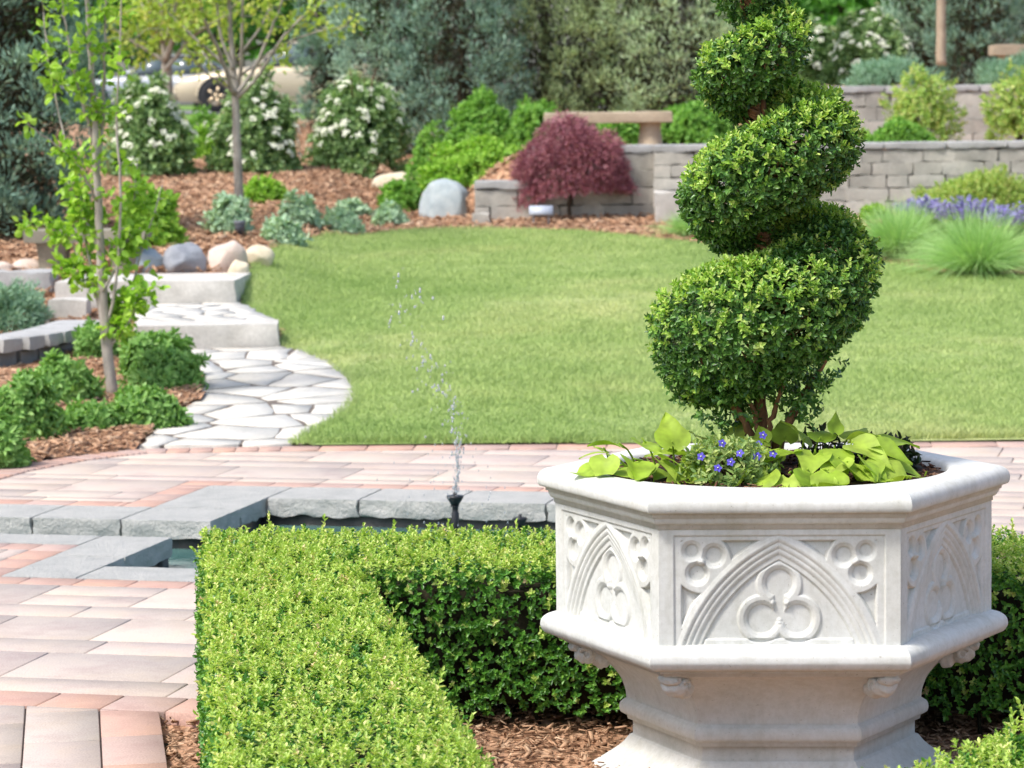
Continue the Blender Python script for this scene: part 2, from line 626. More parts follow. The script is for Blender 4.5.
def grassmat(name, base, tip, dry, ground=False):
    t = NT(name)
    v = t.pos()
    f = t.noise(.38, 7, .68, v, .5)
    c = t.ramp(f, [(.32, base), (.52, tip), (.76, dry)])
    f2 = t.noise(5, 3, .6, v)
    c = t.mix(.7, c, t.ramp(f2, [(.35, (.84, .87, .82)), (.65, (1.10, 1.09, 1.08))]), 'MULTIPLY')
    if ground:
        return t.done(t.bsdf(c, .95, .1, t.noise(70, 3, .7, v), .8, .03))
    c = t.mix(.6, c, t.ramp(t.rnd(), [(0, (.72, .78, .7)), (.8, (1.15, 1.15, 1.05)), (1, (1.5, 1.4, 1.3))]), 'MULTIPLY')
    b = t.bsdf(c, .55, .25)
    tr = t.n('ShaderNodeBsdfTranslucent'); t.l(c, tr.inputs[0])
    m = t.n('ShaderNodeMixShader'); m.inputs[0].default_value = .35
    t.l(b, m.inputs[1]); t.l(tr.outputs[0], m.inputs[2])
    return t.done(m.outputs[0])


G0, G1, G2 = lin(150, 174, 102), lin(168, 186, 118), lin(202, 202, 146)
M['lawn'] = grassmat('lawn_ground', tuple(x * .8 for x in G0[:3]), tuple(x * .85 for x in G1[:3]), tuple(x * .9 for x in G2[:3]), True)
M['grass'] = grassmat('lawn_blades', G0, G1, G2)

M['box_new_lit'] = leafmat('boxwood_new_toplit', [lin(126, 158, 58), lin(150, 178, 76), lin(168, 192, 92), lin(186, 203, 110), lin(204, 200, 134)], .34, .42, .4, gain=1.12)
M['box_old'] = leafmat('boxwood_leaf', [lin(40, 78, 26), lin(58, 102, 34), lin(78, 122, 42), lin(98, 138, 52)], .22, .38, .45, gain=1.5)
M['top_new_lit'] = leafmat('topiary_new_toplit', [lin(98, 136, 48), lin(120, 154, 60), lin(142, 168, 74), lin(170, 182, 106)], .30, .40, .4, gain=1.45)
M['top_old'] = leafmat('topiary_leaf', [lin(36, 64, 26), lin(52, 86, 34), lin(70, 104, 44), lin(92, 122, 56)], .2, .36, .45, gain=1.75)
M['twig'] = barkmat('twig_bark', lin(70, 52, 40), lin(112, 88, 68))
M['core'] = stonemat('dark_core_fill', [lin(26, 26, 16), lin(48, 44, 28)], 40, .95, .8, 60)
M['trunk_box'] = barkmat('boxwood_bark', lin(96, 66, 44), lin(158, 118, 84), 40)
M['bark_grey'] = barkmat('grey_bark', lin(124, 116, 106), lin(180, 173, 163), 18)
M['bark_dark'] = barkmat('dark_bark', lin(60, 50, 42), lin(96, 84, 72), 18)

M['vine'] = leafmat('sweet_potato_leaf', [lin(140, 172, 52), lin(158, 186, 66), lin(172, 196, 82)], .35, .55, .25, patch=.5, pscale=28)
M['flowerleaf'] = leafmat('bedding_leaf', [lin(100, 134, 76), lin(140, 166, 92), lin(186, 196, 126)], .3, .5, .3)
M['darkleaf'] = leafmat('dark_bedding_leaf', [lin(32, 48, 28), lin(48, 64, 38), lin(70, 62, 52)], .2, .4, .4)
M['violet'] = plain('violet_petal', lin(78, 68, 168), .6)
M['white_fl'] = leafmat('white_petals', [lin(214, 216, 198), lin(232, 232, 218)], .25, .6, .2)

M['peren'] = leafmat('perennial_leaf', [lin(88, 124, 60), lin(108, 144, 76), lin(130, 162, 94)], .3, .5, .3, gain=1.45)
M['bright'] = leafmat('bright_shrub_leaf', [lin(88, 132, 54), lin(110, 152, 68), lin(136, 174, 84)], .32, .5, .3, gain=1.3)
M['lime'] = leafmat('lime_shrub_leaf', [lin(110, 152, 54), lin(134, 172, 68), lin(154, 186, 84)], .34, .5, .3, gain=1.25)
M['yellow'] = leafmat('golden_shrub_leaf', [lin(134, 166, 80), lin(156, 184, 96), lin(176, 194, 112), lin(188, 186, 120)], .34, .5, .3, gain=1.1)
M['vib'] = leafmat('viburnum_leaf', [lin(80, 106, 66), lin(106, 132, 84), lin(140, 162, 114)], .28, .5, .3, gain=1.6)
M['sage'] = leafmat('grey_green_leaf', [lin(128, 154, 126), lin(150, 174, 146), lin(172, 190, 164)], .2, .7, .2, gain=1.35)
M['juniper'] = leafmat('juniper_spray', [lin(102, 134, 110), lin(122, 152, 128), lin(142, 168, 146)], .2, .6, .2, gain=1.4)
M['con_blue'] = leafmat('blue_green_conifer', [lin(66, 86, 76), lin(92, 112, 98), lin(118, 136, 118)], .15, .6, .2, gain=2.9)
M['con_dark'] = leafmat('dark_conifer', [lin(56, 76, 68), lin(78, 100, 88), lin(104, 124, 108)], .15, .6, .2, gain=2.9)
M['con_sage'] = leafmat('sage_conifer', [lin(92, 108, 82), lin(120, 138, 106), lin(146, 162, 130)], .15, .6, .2, gain=2.5)
M['con_olive'] = leafmat('olive_conifer', [lin(78, 90, 62), lin(104, 118, 84), lin(132, 146, 108)], .15, .6, .2, gain=2.5)
M['con_inner'] = leafmat('dry_sprays_gap_shade', [lin(58, 54, 42), lin(84, 76, 58), lin(74, 84, 66)], .15, .7, .1)
M['maple'] = leafmat('red_maple_leaf', [lin(90, 50, 62), lin(120, 68, 82), lin(146, 96, 108), lin(164, 122, 130)], .3, .5, .3, gain=1.6)
M['young'] = leafmat('young_tree_leaf', [lin(110, 152, 48), lin(136, 174, 62), lin(160, 192, 82)], .4, .45, .3, gain=1.2)
M['sparse'] = leafmat('olive_spring_leaf', [lin(128, 156, 62), lin(148, 170, 74), lin(164, 166, 88)], .4, .5, .3, gain=1.25)
M['treeleaf'] = leafmat('tree_leaf', [lin(48, 84, 30), lin(68, 110, 40), lin(92, 138, 54)], .3, .5, .3, gain=1.5)
M['fgrass'] = leafmat('fountain_grass', [lin(114, 146, 90), lin(138, 168, 108), lin(164, 186, 130)], .3, .55, .25, gain=1.5)
M['purple'] = leafmat('salvia_flower', [lin(112, 102, 168), lin(136, 124, 186), lin(160, 150, 200)], .25, .6, .2, gain=1.6)

# ================================================================== ground
ys = np.unique(np.concatenate([np.arange(-20, 14, 2.), np.arange(14, 28.8, .3), [28.9, 28.945, 28.96], np.arange(29.1, 33.2, .3), [33.2, 33.24, 33.26], np.arange(33.5, 56, .5), np.arange(56, 120, 6.), np.arange(120, 421, 60.)]))
xs = np.unique(np.concatenate([np.arange(-200, -20, 30.), np.arange(-20, -6, 1.), np.arange(-6, 6.01, .2), np.arange(7, 20, 1.), np.arange(20, 201, 30.)]))
X, Y = np.meshgrid(xs, ys)
Z = T(X, Y) - .72 * (1 - sm(13.2, 13.8, Y)) * (np.abs(X) < 9) - .025 * (1 - sm(14.8, 15.4, Y))
Z = Z + .012 * sines(np.stack([X, Y, 0 * X], -1), 1.3, 5) * sm(15, 16, Y)
mb = MB(); mb.add(np.stack([X, Y, Z], -1).reshape(-1, 3), gridF(len(xs) - 1, len(ys) - 1))
tag(mb.build('ground', M['mulch'], smooth=True), kind='structure')

# ------------------------------------------------------------------ patio frames
P0 = gp(105, 566)
_a = R(13.6)
UB = np.array([math.cos(_a), -math.sin(_a)]); VB = np.array([math.sin(_a), math.cos(_a)])


def uv(u, v):
    return tuple(P0[:2] + UB * u + VB * v)


def rect_uv(u0, u1, v0, v1):
    return [uv(u0, v0), uv(u1, v0), uv(u1, v1), uv(u0, v1)]


r1 = gp(0, 690)[:2]; r2 = gp(205, 698.5)[:2]
eR = (r2 - r1) / np.linalg.norm(r2 - r1); nR = np.array([-eR[1], eR[0]])        # nR points away from the camera
PU = 2.1
patio = MB()
sand = []


def lay(poly, mi, clips, z=0.0):
    for p, n in clips:
        poly = clip(poly, p, n)
        if len(poly) < 3: return
    slab(patio, poly, z, .05, .0026, .0035, mi)


def ashlar(u0, u1, v0, v1, clips, seed):
    r = random.Random(seed)
    v = v1
    k = 0
    while v > v0:
        hh = .41 if k % 2 == 0 else .22
        u = u0 - r.uniform(0, .6)
        while u < u1:
            L = r.choice([.41, .41, .52, .62])
            a, b = max(u, u0), min(u + L, u1)
            if b - a > .02:
                lo = max(v - hh, v0)
                if hh > .3 and r.random() < .22 and lo == v - hh:
                    lay(rect_uv(a, b, v - .2, v), 0, clips); lay(rect_uv(a, b, lo, v - .2), 0, clips)
                else:
                    lay(rect_uv(a, b, lo, v), 0, clips)
            u += L
        v -= hh
        k += 1


def bricks(u0, u1, v0, v1, clips, L=.21):
    if u1 - u0 > v1 - v0:
        u = u0
        while u < u1 - .01:
            lay(rect_uv(u, min(u + L, u1), v0, v1), 1, clips); u += L
    else:
        v = v0
        while v < v1 - .01:
            lay(rect_uv(u0, u1, v, min(v + L, v1)), 1, clips); v += L


BX = -.83
cl_left = [((BX, 0), (1, 0)), (tuple(r1), tuple(-nR))]
cl_right = [((BX, 0), (-1, 0)), ((BX, 9.12), (-.132, -1))]
BW = .15
for cs, sd in ((cl_left, 3), (cl_right, 3)):
    ashlar(-5, 6, -6, -.3 - BW, cs, sd)
    bricks(-5, 6, -.3 - BW, -.3, cs)
ashlar(-5, -.3 - BW, -.3, .5 - BW, [], 5); bricks(-.3 - BW, -.3, -.3, .5, []); bricks(-5, -.3 - BW, .5 - BW, .5, [])
ashlar(-5, -.4 - BW, 1.6 + BW, 2.34 + BW, [], 6); bricks(-5, -.4 - BW, 1.6, 1.6 + BW, []); bricks(-.4 - BW, -.4, 1.6, 2.34, [])
ashlar(PU + .4 + BW, 6, -.3, 2.34 + BW, [], 7); bricks(PU + .4, PU + .4 + BW, -.3, 2.34, [])
bricks(-.4 - BW, PU + .4 + BW, 2.34, 2.34 + BW, [])
far_px = [(-120, 505), (-40, 481), (0, 470), (60, 459), (100, 454), (140, 450), (290, 447.5), (600, 445.5), (1024, 443), (1150, 442.3)]
far_w = np.array([gp(a, b)[:2] for a, b in far_px])
ashlar(-5, 7, 2.34 + BW, 6.2, [((0, 15.35), (0, 1))], 8)
# red row along the far edge of the patio
def offs(pl, d):
    t = nrm(np.gradient(pl, axis=0)); return pl + np.stack([-t[:, 1], t[:, 0]], 1) * d
fw = np.stack([np.interp(np.linspace(0, 1, 60), np.linspace(0, 1, len(far_w)), far_w[:, k]) for k in (0, 1)], 1)
fi = offs(fw, -.17)
for i in range(59):
    slab(patio, [tuple(fi[i]), tuple(fi[i + 1]), tuple(fw[i + 1]), tuple(fw[i])], .008, .05, .003, .004, 1)
# the dividing row and the section in front of it
clA = [(tuple(r2 + eR * 4), tuple(eR))]
s = -3.0
while s < 1.0:
    a = r1 + eR * s; b = r1 + eR * (s + .2)
    lay([tuple(a - nR * .2), tuple(b - nR * .2), tuple(b), tuple(a)], 1, [((-.78, 0), (1, 0))])
    s += .2
a0 = gp(160, 711)[:2]; a1 = gp(168.6, 768)[:2]
vA = (a1 - a0) / np.linalg.norm(a1 - a0); uA = np.array([vA[1], -vA[0]])       # vA towards the camera, uA to the left
if uA[0] > 0: uA = -uA


def rect_A(u0, u1, v0, v1):
    q = [tuple(a0 + uA * u + vA * v) for u, v in ((u0, v0), (u1, v0), (u1, v1), (u0, v1))]
    ar = sum(q[i][0] * q[(i + 1) % 4][1] - q[(i + 1) % 4][0] * q[i][1] for i in range(4))
    return q if ar > 0 else q[::-1]


clA = [(tuple(r1 - nR * .2), tuple(nR))]
v = -.4
while v < 4: lay(rect_A(0, .172, v, v + .36), 1, clA); v += .36
u = .172; rr = random.Random(4)
while u < 3:
    w = rr.choice([.21, .41, .21]); v = -1.0 - rr.uniform(0, .3)
    while v < 4:
        L = rr.choice([.41, .52]); lay(rect_A(u, u + w, v, v + L), 0, clA); v += L
    u += w
# sand bed under the paving (with the pool left open)
for (a, b, c, d) in ((-5.2, 6.2, -6, -.2), (-5.2, -.2, -.2, .6), (-5.2, -.2, 1.4, 2.5), (PU + .2, 6.2, -.2, 2.5), (-5.2, 7.2, 2.1, 6.1)):
    q = rect_uv(a, b, c, d)
    for part in ([((BX, 0), (1, 0)), (tuple(a0), tuple(-nR))], [((BX, 0), (-1, 0)), ((BX, 9.1), (-.132, -1))]):
        p = q
        for pp, n in part: p = clip(p, pp, n) if len(p) > 2 else p
        if len(p) > 2: patio.add([(x, y, -.009) for x, y in p], np.arange(len(p))[None, :], mi=2)
q = rect_A(.004, 3.2, -.9, 4.2); q = clip(q, tuple(r1 - nR * .19), tuple(nR))
patio.add([(x, y, -.010) for x, y in q], np.arange(len(q))[None, :], mi=2)
tag(patio.build('patio', [M['paver'], M['brick'], M['joint']]), kind='structure')

# ------------------------------------------------------------------ pool
pc = thing('pool_coping', 'pale grey stone coping with rough split edges around the sunken pool', 'pool coping', (0, 0, 0))
WZ = -.12


def stones(u0, u1, v0, v1, L, seed):
    n = max(1, round((u1 - u0 if u1 - u0 > v1 - v0 else v1 - v0) / L))
    for i in range(n):
        if u1 - u0 > v1 - v0: a, b, c, d = u0 + (u1 - u0) * i / n, u0 + (u1 - u0) * (i + 1) / n, v0, v1
        else: a, b, c, d = u0, u1, v0 + (v1 - v0) * i / n, v0 + (v1 - v0) * (i + 1) / n
        m = MB()
        cx, cy = uv((a + b) / 2, (c + d) / 2)
        rough_box(m, (cx, cy, -.078), (b - a - .006, d - c - .006, .080), .0065, seed + i, .014, -_a, True, .006, nscale=.028)
        m.build('coping_stone', M['coping'], pc, smooth=False)


stones(-.3, 0, -.3, .75, .55, 1); stones(0, PU, -.3, 0, .55, 10)
stones(-3.2, -.3, .5, .75, .6, 20); stones(-3.2, 0, 1.2, 1.6, .41, 30)
stones(-.4, 0, 1.6, 2.34, .74, 50); stones(0, PU, 1.94, 2.34, .41, 60); stones(PU, PU + .4, -.3, 2.34, .5, 80)
m = MB()
for (a, b) in (((0.03, 0), (0, .75)), ):
    pass


def wallseg(ua, va, ub, vb, th=.12):
    d = np.array([ub - ua, vb - va]); d = d / np.linalg.norm(d); n = np.array([d[1], -d[0]])   # outwards to the right of a->b
    q = [uv(ua, va), uv(ub, vb), uv(*(np.array([ub, vb]) + n * th)), uv(*(np.array([ua, va]) + n * th))]
    V = [(x, y, -.9) for x, y in q] + [(x, y, -.080) for x, y in q]
    m.add(V, np.array([[4, 5, 6, 7], [0, 1, 5, 4], [1, 2, 6, 5], [2, 3, 7, 6], [3, 0, 4, 7]]))


e = .035
for s4 in ((-e, .75 + e, -e, -e), (-e, -e, PU + e, -e), (PU + e, -e, PU + e, 1.94 + e), (PU + e, 1.94 + e, -e, 1.94 + e), (-e, 1.94 + e, -e, 1.2 + e),
           (-e, 1.2 + e, -3.2, 1.2 + e), (-3.2, .75 - e, -e, .75 - e), (-3.2, 1.2, -3.2, .75)):
    wallseg(*s4)
m.build('basin_wall', M['poolwall'], pc)
t = NT('pool_water')
nz = t.noise(9, 3, .5, t.pos(), .4)
M['water'] = t.done(t.bsdf(t.ramp(t.noise(3, 3, .6, t.pos()), [(.3, lin(52, 84, 80)), (.7, lin(92, 128, 122))]), .06, .5, nz, .25, .02))
mw = MB()
for q in (rect_uv(-.03, PU + .03, -.03, 1.97), rect_uv(-3.2, -.03, .72, 1.23)):
    mw.add([(x, y, WZ) for x, y in q], np.array([[0, 1, 2, 3]]))
tag(mw.build('water', M['water']), kind='structure')


def nozzle(base, ztop, label, r=.016):
    t = thing('fountain_nozzle', label, 'fountain nozzle', (base[0], base[1], WZ - .05))
    h = ztop - WZ + .05
    mb = MB(); mb.add(*lathe([(0, 0), (r, 0), (r, h - .075), (r * .8, h - .07), (r * .8, h - .05), (r * 1.15, h - .045), (0, h - .04)], 14)); mb.build('riser_pipe', M['black'], t, True)
    mb = MB(); mb.add(*lathe([(0, h - .045), (r * .9, h - .045), (r * 1.9, h - .018), (r * 2.2, h - .01), (r * 2.2, h - .003), (r * 1.2, h), (r * .5, h), (r * .5, h + .012), (0, h + .012)], 16)); mb.build('spray_head', M['black'], t, True)
    return t


M['black'] = plain('black_plastic', (.015, .016, .018), .4, .4)
NZ = at(455, 495, 12.3)
nozzle(NZ, NZ[2], 'black fountain nozzle on a riser spraying water above the pool')
N2 = at(520, 517, 12.75)
nozzle(N2, N2[2], 'small low black nozzle by the far pool wall, right of the spraying one', .014)
# water spray
t = NT('spray_water'); g = t.n('ShaderNodeBsdfPrincipled'); g.inputs['Base Color'].default_value = (.95, .97, 1, 1); g.inputs['Roughness'].default_value = .05
g.inputs['Transmission Weight'].default_value = .75; g.inputs['IOR'].default_value = 1.33
M['spray'] = t.done(g.outputs[0])
sp = MB()
path = [(455, 495), (457, 470), (460, 440), (452, 408), (436, 380), (422, 350), (408, 318), (396, 298)]
sc_ = [.010, .022, .035, .055, .075, .085, .085, .07]
V1, F1 = ICO1
pw = np.array([at(a, b, 12.3 - .05 * i) for i, (a, b) in enumerate(path)])
for i in range(300):
    s = rng.random() ** 1.25 * (len(path) - 1); k = min(int(s), len(path) - 2); f = s - k
    c = pw[k] * (1 - f) + pw[k + 1] * f
    sg = sc_[k] * (1 - f) + sc_[k + 1] * f
    c = c + rng.normal(0, 1, 3) * sg * np.array([.45, .45, .9])
    r = rng.choice([.002, .003, .0042, .0055], p=[.4, .35, .18, .07])
    sp.add(V1 * np.array([r, r, r * rng.uniform(1, 2.6)]) + c, F1)
for i in range(30):                      # the thin solid jet just above the head
    f = rng.random(); c = pw[0] * (1 - f) + pw[2] * f + rng.normal(0, .005, 3)
    sp.add(V1 * np.array([.0022, .0022, .012]) + c, F1)
for i in range(60):                      # drops falling back beside the head
    c = NZ + np.array([rng.normal(0, .12), rng.normal(0, .1), rng.uniform(-.18, .25)])
    sp.add(V1 * .0028 * np.array([1, 1, 2.2]) + c, F1)
tag(sp.build('water_spray', M['spray'], smooth=True), 'fine spray of water drops rising from the nozzle and drifting left', 'water spray', kind='stuff')

# ------------------------------------------------------------------ flagstone path and steps
def wpts(px, f=None):
    return [tuple((f or gt)(a, b)[:2]) for a, b in px]


path_poly = wpts([(140, 449), (168, 422), (196, 404), (204, 388), (190, 366), (180, 352), (279, 349), (302, 352), (330, 363), (350, 380), (357, 394), (350, 408), (333, 422), (310, 437), (290, 447)])
NOWP = None


def flags(poly, n, seed, zoff, name_mb, stretch=1.5, zf=None):
    r = np.random.default_rng(seed)
    P = np.array(poly); lo = P.min(0); hi = P.max(0)
    pts = []
    tries = 0
    while len(pts) < n and tries < 20000:
        tries += 1
        q = lo + (hi - lo) * r.random(2)
        if not inpoly(q[0], q[1], poly): continue
        if all(math.hypot(q[0] - p[0], (q[1] - p[1]) / stretch) > .15 + .15 * r.random() for p in pts): pts.append(q)
    ar = sum(poly[i][0] * poly[(i + 1) % len(poly)][1] - poly[(i + 1) % len(poly)][0] * poly[i][1] for i in range(len(poly)))
    base = list(poly) if ar > 0 else list(poly)[::-1]
    wt = r.uniform(-.5, .5, len(pts))
    for i, p in enumerate(pts):
        c = base
        g = r.uniform(.005, .010)
        for j, q in enumerate(pts):
            if i == j: continue
            d = q - p; l = np.linalg.norm(d)
            if l > 2.2: continue
            ang = r.normal(0, .03)
            n_ = np.array([d[0] * math.cos(ang) - d[1] * math.sin(ang), d[0] * math.sin(ang) + d[1] * math.cos(ang)]) / l
            c = clip(c, tuple(p + d * (.5 + .22 * (wt[i] - wt[j])) - d / l * g * (1 + 1.7 * abs(d[1]) / l)), tuple(n_))
            if len(c) < 3: break
        if len(c) < 3: continue
        # irregular edges: subdivide and jitter a little
        out = []
        for a, b in zip(c, c[1:] + c[:1]):
            a = np.array(a); b = np.array(b); l = np.linalg.norm(b - a)
            k = max(1, int(l / .12))
            for s_ in range(k):
                w = a + (b - a) * s_ / k
                if s_: w = w + r.normal(0, .012, 2)
                out.append(tuple(w))
        tilt = r.normal(0, .0015, 2)
        k = len(out); cc = np.mean(out, 0)
        zq = lambda q: (zf(q) if zf else float(T(q[0], q[1]))) + zoff + tilt @ (np.array(q) - cc)
        ins = [tuple(cc + (np.array(q) - cc) * .994) for q in out]
        V = [(q[0], q[1], zq(q)) for q in ins] + [(q[0], q[1], zq(q) - .002) for q in out] + [(q[0], q[1], zq(q) - .06) for q in out]
        ii = np.arange(k); jj = (ii + 1) % k
        name_mb.add(V, np.arange(k)[None, :], np.concatenate([np.stack([k + ii, k + jj, jj, ii], 1), np.stack([2 * k + ii, 2 * k + jj, k + jj, k + ii], 1)]))


pm = MB()
flags(path_poly, 70, 5, .017, pm, 2.7)
# first step: slab whose front edge runs from (190,333) to (279,322)
SL1 = gt(150, 352); SR1 = gt(279, 349)
z1 = SR1[2] + .165
S1b = [at(235, 309, 21.2)[:2], at(60, 309, 21.2)[:2]]
st1_front = [np.array([SL1[0] - .1, SL1[1]]), SR1[:2]]
dS = st1_front[1] - st1_front[0]; dS = dS / np.linalg.norm(dS); nS = np.array([-dS[1], dS[0]])
flag2 = [tuple(st1_front[0] + nS * .42), tuple(st1_front[1] + nS * .40 - dS * .02), tuple(np.array([-1.93, 21.25])), tuple(np.array([-2.7, 21.25]))]
flags(flag2, 22, 9, .0, pm, 2.2, lambda q: z1 - .005)
pm.build('path', M['flag'])['kind'] = 'structure'
bedm = MB()   # crushed stone between the flags
for poly, z in ((path_poly, None), (flag2, z1 - .03)):
    bedm.add([(a, b, (float(T(a, b)) + .012) if z is None else z) for a, b in poly], np.arange(len(poly))[None, :])
bedm.build('path_bed', M['joint'])['kind'] = 'structure'


def step(label, a, b, depth, z0, z1, seed):
    t = thing('stone_step', label, 'stone step', (0, 0, 0), 'stone steps of the flagstone path')
    d = b - a; L = np.linalg.norm(d); d = d / L; n = np.array([-d[1], d[0]])
    m = MB()
    c = (a + b) / 2 + n * depth / 2
    rough_box(m, (c[0], c[1], z0 - .1), (L, depth, z1 - z0 + .1), .016, seed, .05, math.atan2(d[1], d[0]), True, .015, nscale=.12)
    m.build('tread_slab', M['step'], t)
    return t


step('lower pale stone step, between the white flagstones and the landing', st1_front[0], st1_front[1], .42, SR1[2] - .02, z1, 4)
z2 = z1 + .155
b2 = at(236, 304, 21.3); a2 = at(55, 309, 21.3)
step('upper long pale stone step in front of the row of boulders', np.array([a2[0], 21.3]), np.array([b2[0], 21.25]), 1.0, z1 - .05, z2, 8)

# ------------------------------------------------------------------ lawn
lawn_px = [(287, 447), (306, 437), (329, 422), (346, 408), (353, 394), (346, 381), (326, 365), (300, 354), (281, 349), (280, 330), (240, 306), (237, 296), (243, 280), (252, 264), (275, 250), (300, 241), (330, 236),
           (400, 232.5), (470, 231.5), (540, 232), (600, 235), (650, 240), (700, 246), (760, 252), (850, 261), (900, 268), (940, 276), (1024, 279), (1130, 280), (1130, 442.4), (1024, 443), (600, 445.5)]
lw = np.array(wpts(lawn_px))
cs = .07
gx = np.arange(lw[:, 0].min(), lw[:, 0].max() + cs, cs); gy = np.arange(lw[:, 1].min() - .1, lw[:, 1].max() + cs, cs)
X, Y = np.meshgrid(gx, gy)
def edge_dist(x, y, poly):
    d = np.full(np.shape(x), 9.)
    for i in range(len(poly)):
        a, b = poly[i], poly[(i + 1) % len(poly)]
        e = b - a; t = np.clip(((x - a[0]) * e[0] + (y - a[1]) * e[1]) / max(e @ e, 1e-9), 0, 1)
        d = np.minimum(d, np.hypot(x - a[0] - e[0] * t, y - a[1] - e[1] * t))
    return d


def lawn_z(x, y):
    return T(x, y) + .014 + .026 * sm(.0, .3, edge_dist(x, y, lw))


Z = lawn_z(X, Y)
F = gridF(len(gx) - 1, len(gy) - 1)
cxy = np.stack([X.ravel()[F].mean(1), Y.ravel()[F].mean(1)], 1)
F = F[inpoly(cxy[:, 0], cxy[:, 1], lw)]
V = np.stack([X, Y, Z], -1).reshape(-1, 3)
used, inv = np.unique(F, return_inverse=True)
mb = MB(); mb.add(V[used], inv.reshape(F.shape))
tag(mb.build('lawn', M['lawn'], smooth=True), kind='structure')
n = 330000
yy = 14.9 + (lw[:, 1].max() - 14.9) * rng.random(n) ** 1.25
xx = rng.uniform(lw[:, 0].min(), lw[:, 0].max(), n)
half = yy * 0.19 + .3
ok = inpoly(xx, yy, lw) & (np.abs(xx) < half)
P = np.stack([xx[ok], yy[ok], lawn_z(xx[ok], yy[ok]) - .002], 1)
m = len(P)
A = nrm(np.stack([rng.normal(0, .35, m), rng.normal(0, .35, m), np.ones(m)], 1))
Lg = rng.uniform(.022, .05, m) * (1 + .35 * sines(P, .9, 3))
# longer unmown fringe at the edges
edge = np.zeros(m, bool)
for dx, dy in ((.09, 0), (-.09, 0), (0, .12), (0, -.12)): edge |= ~inpoly(P[:, 0] + dx, P[:, 1] + dy, lw)
Lg[edge] *= 1.5
mb = MB(); mb.add(*blades(P, A, Lg, rng.uniform(.004, .008, m), np.stack([rng.normal(0, .3, m), rng.normal(0, .3, m), -rng.uniform(.05, .4, m)], 1), 2))
tag(mb.build('grass', M['grass']), 'short mown green lawn grass between patio and beds', 'grass', kind='stuff')
print('lawn blades', m)

# ------------------------------------------------------------------ mulch in front beds
ml = MB()
left_px = [(-140, 510), (-40, 481), (0, 470), (60, 459), (100, 454), (140, 449.5), (168, 422), (196, 404), (204, 388), (190, 366), (178, 350), (60, 350), (-140, 350)]
lbw = np.array([gp(a, b)[:2] if b > 445 else gt(a, b)[:2] for a, b in left_px])
gx = np.arange(lbw[:, 0].min(), lbw[:, 0].max() + .08, .08); gy = np.arange(lbw[:, 1].min(), lbw[:, 1].max() + .08, .08)
X, Y = np.meshgrid(gx, gy)
_o = np.argsort(far_w[:, 0]); edge_d = Y - np.interp(X, far_w[_o, 0], far_w[_o, 1])
Z = T(X, Y) + .010 + (.022 + .012 * sines(np.stack([X, Y, 0 * X], -1), .35, 8)) * sm(.02, .3, edge_d)
F = gridF(len(gx) - 1, len(gy) - 1)
cxy = np.stack([X.ravel()[F].mean(1), Y.ravel()[F].mean(1)], 1)
F = F[inpoly(cxy[:, 0], cxy[:, 1], lbw)]
ml.add(np.stack([X, Y, Z], -1).reshape(-1, 3), F)
ring = np.array([tuple(a0), tuple(a0 + vA * 3.4), (3, a0[1] - 3.4), (3, 8.63), (-.82, 9.13), (BX, 8.72)])
gx = np.arange(-1.2, 3, .06); gy = np.arange(4.9, 9.14, .06)
X, Y = np.meshgrid(gx, gy)
Z = -.045 + .014 * sines(np.stack([X, Y, 0 * X], -1), .3, 9)
F = gridF(len(gx) - 1, len(gy) - 1)
cxy = np.stack([X.ravel()[F].mean(1), Y.ravel()[F].mean(1)], 1)
F = F[inpoly(cxy[:, 0], cxy[:, 1], ring)]
ml.add(np.stack([X, Y, Z], -1).reshape(-1, 3), F)
tag(ml.build('mulch_bed', M['mulch'], smooth=True), kind='structure')


def chips(P, smin=.010, smax=.040):
    m = len(P)
    a = rng.uniform(0, 6.28, m)
    A = np.stack([np.cos(a), np.sin(a), rng.normal(0, .28, m)], 1); A = nrm(A)
    N = nrm(np.stack([rng.normal(0, .4, m), rng.normal(0, .4, m), np.ones(m)], 1))
    B = nrm(np.cross(A, N))
    L = rng.uniform(smin, smax, m)[:, None]; W = L * rng.uniform(.12, .4, m)[:, None]
    H = np.cross(B, A) * W * .35
    V = np.stack([P - A * L / 2 - B * W / 2, P + A * L / 2 - B * W / 3, P + A * L / 2 + B * W / 3, P - A * L / 2 + B * W / 2,
                  P - A * L / 2.2 - B * W / 2.5 - H, P + A * L / 2.2 - B * W / 3 - H, P + A * L / 2.2 + B * W / 3 - H, P - A * L / 2.2 + B * W / 2.5 - H], 1).reshape(-1, 3)
    b = (np.arange(m) * 8)[:, None]
    return V, np.concatenate([b + np.array([q]) for q in ([0, 1, 2, 3], [4, 5, 1, 0], [5, 6, 2, 1], [6, 7, 3, 2], [7, 4, 0, 3])])


cm = MB()
q = rng.uniform([-1.25, 5.2], [1.9, 9.0], (26000, 2)); q = q[inpoly(q[:, 0], q[:, 1], ring)]
cm.add(*chips(np.stack([q[:, 0], q[:, 1], -.03 + .014 * sines(np.stack([q[:, 0], q[:, 1], 0 * q[:, 0]], -1), .3, 9) + rng.uniform(-.008, .012, len(q))], 1)))
q = rng.uniform(lbw.min(0), lbw.max(0), (16000, 2)); q = q[inpoly(q[:, 0], q[:, 1], lbw)]
cm.add(*chips(np.stack([q[:, 0], q[:, 1], T(q[:, 0], q[:, 1]) + .04 + rng.uniform(-.008, .012, len(q))], 1), .02, .07))
q = rng.uniform([-5, 19.5], [4.6, 41], (60000, 2)); q = q[~inpoly(q[:, 0], q[:, 1], lw)]
q = q[(T(q[:, 0], q[:, 1]) < 1.9) & ~((q[:, 0] > -2.9) & (q[:, 0] < -1.8) & (q[:, 1] < 22.4))]
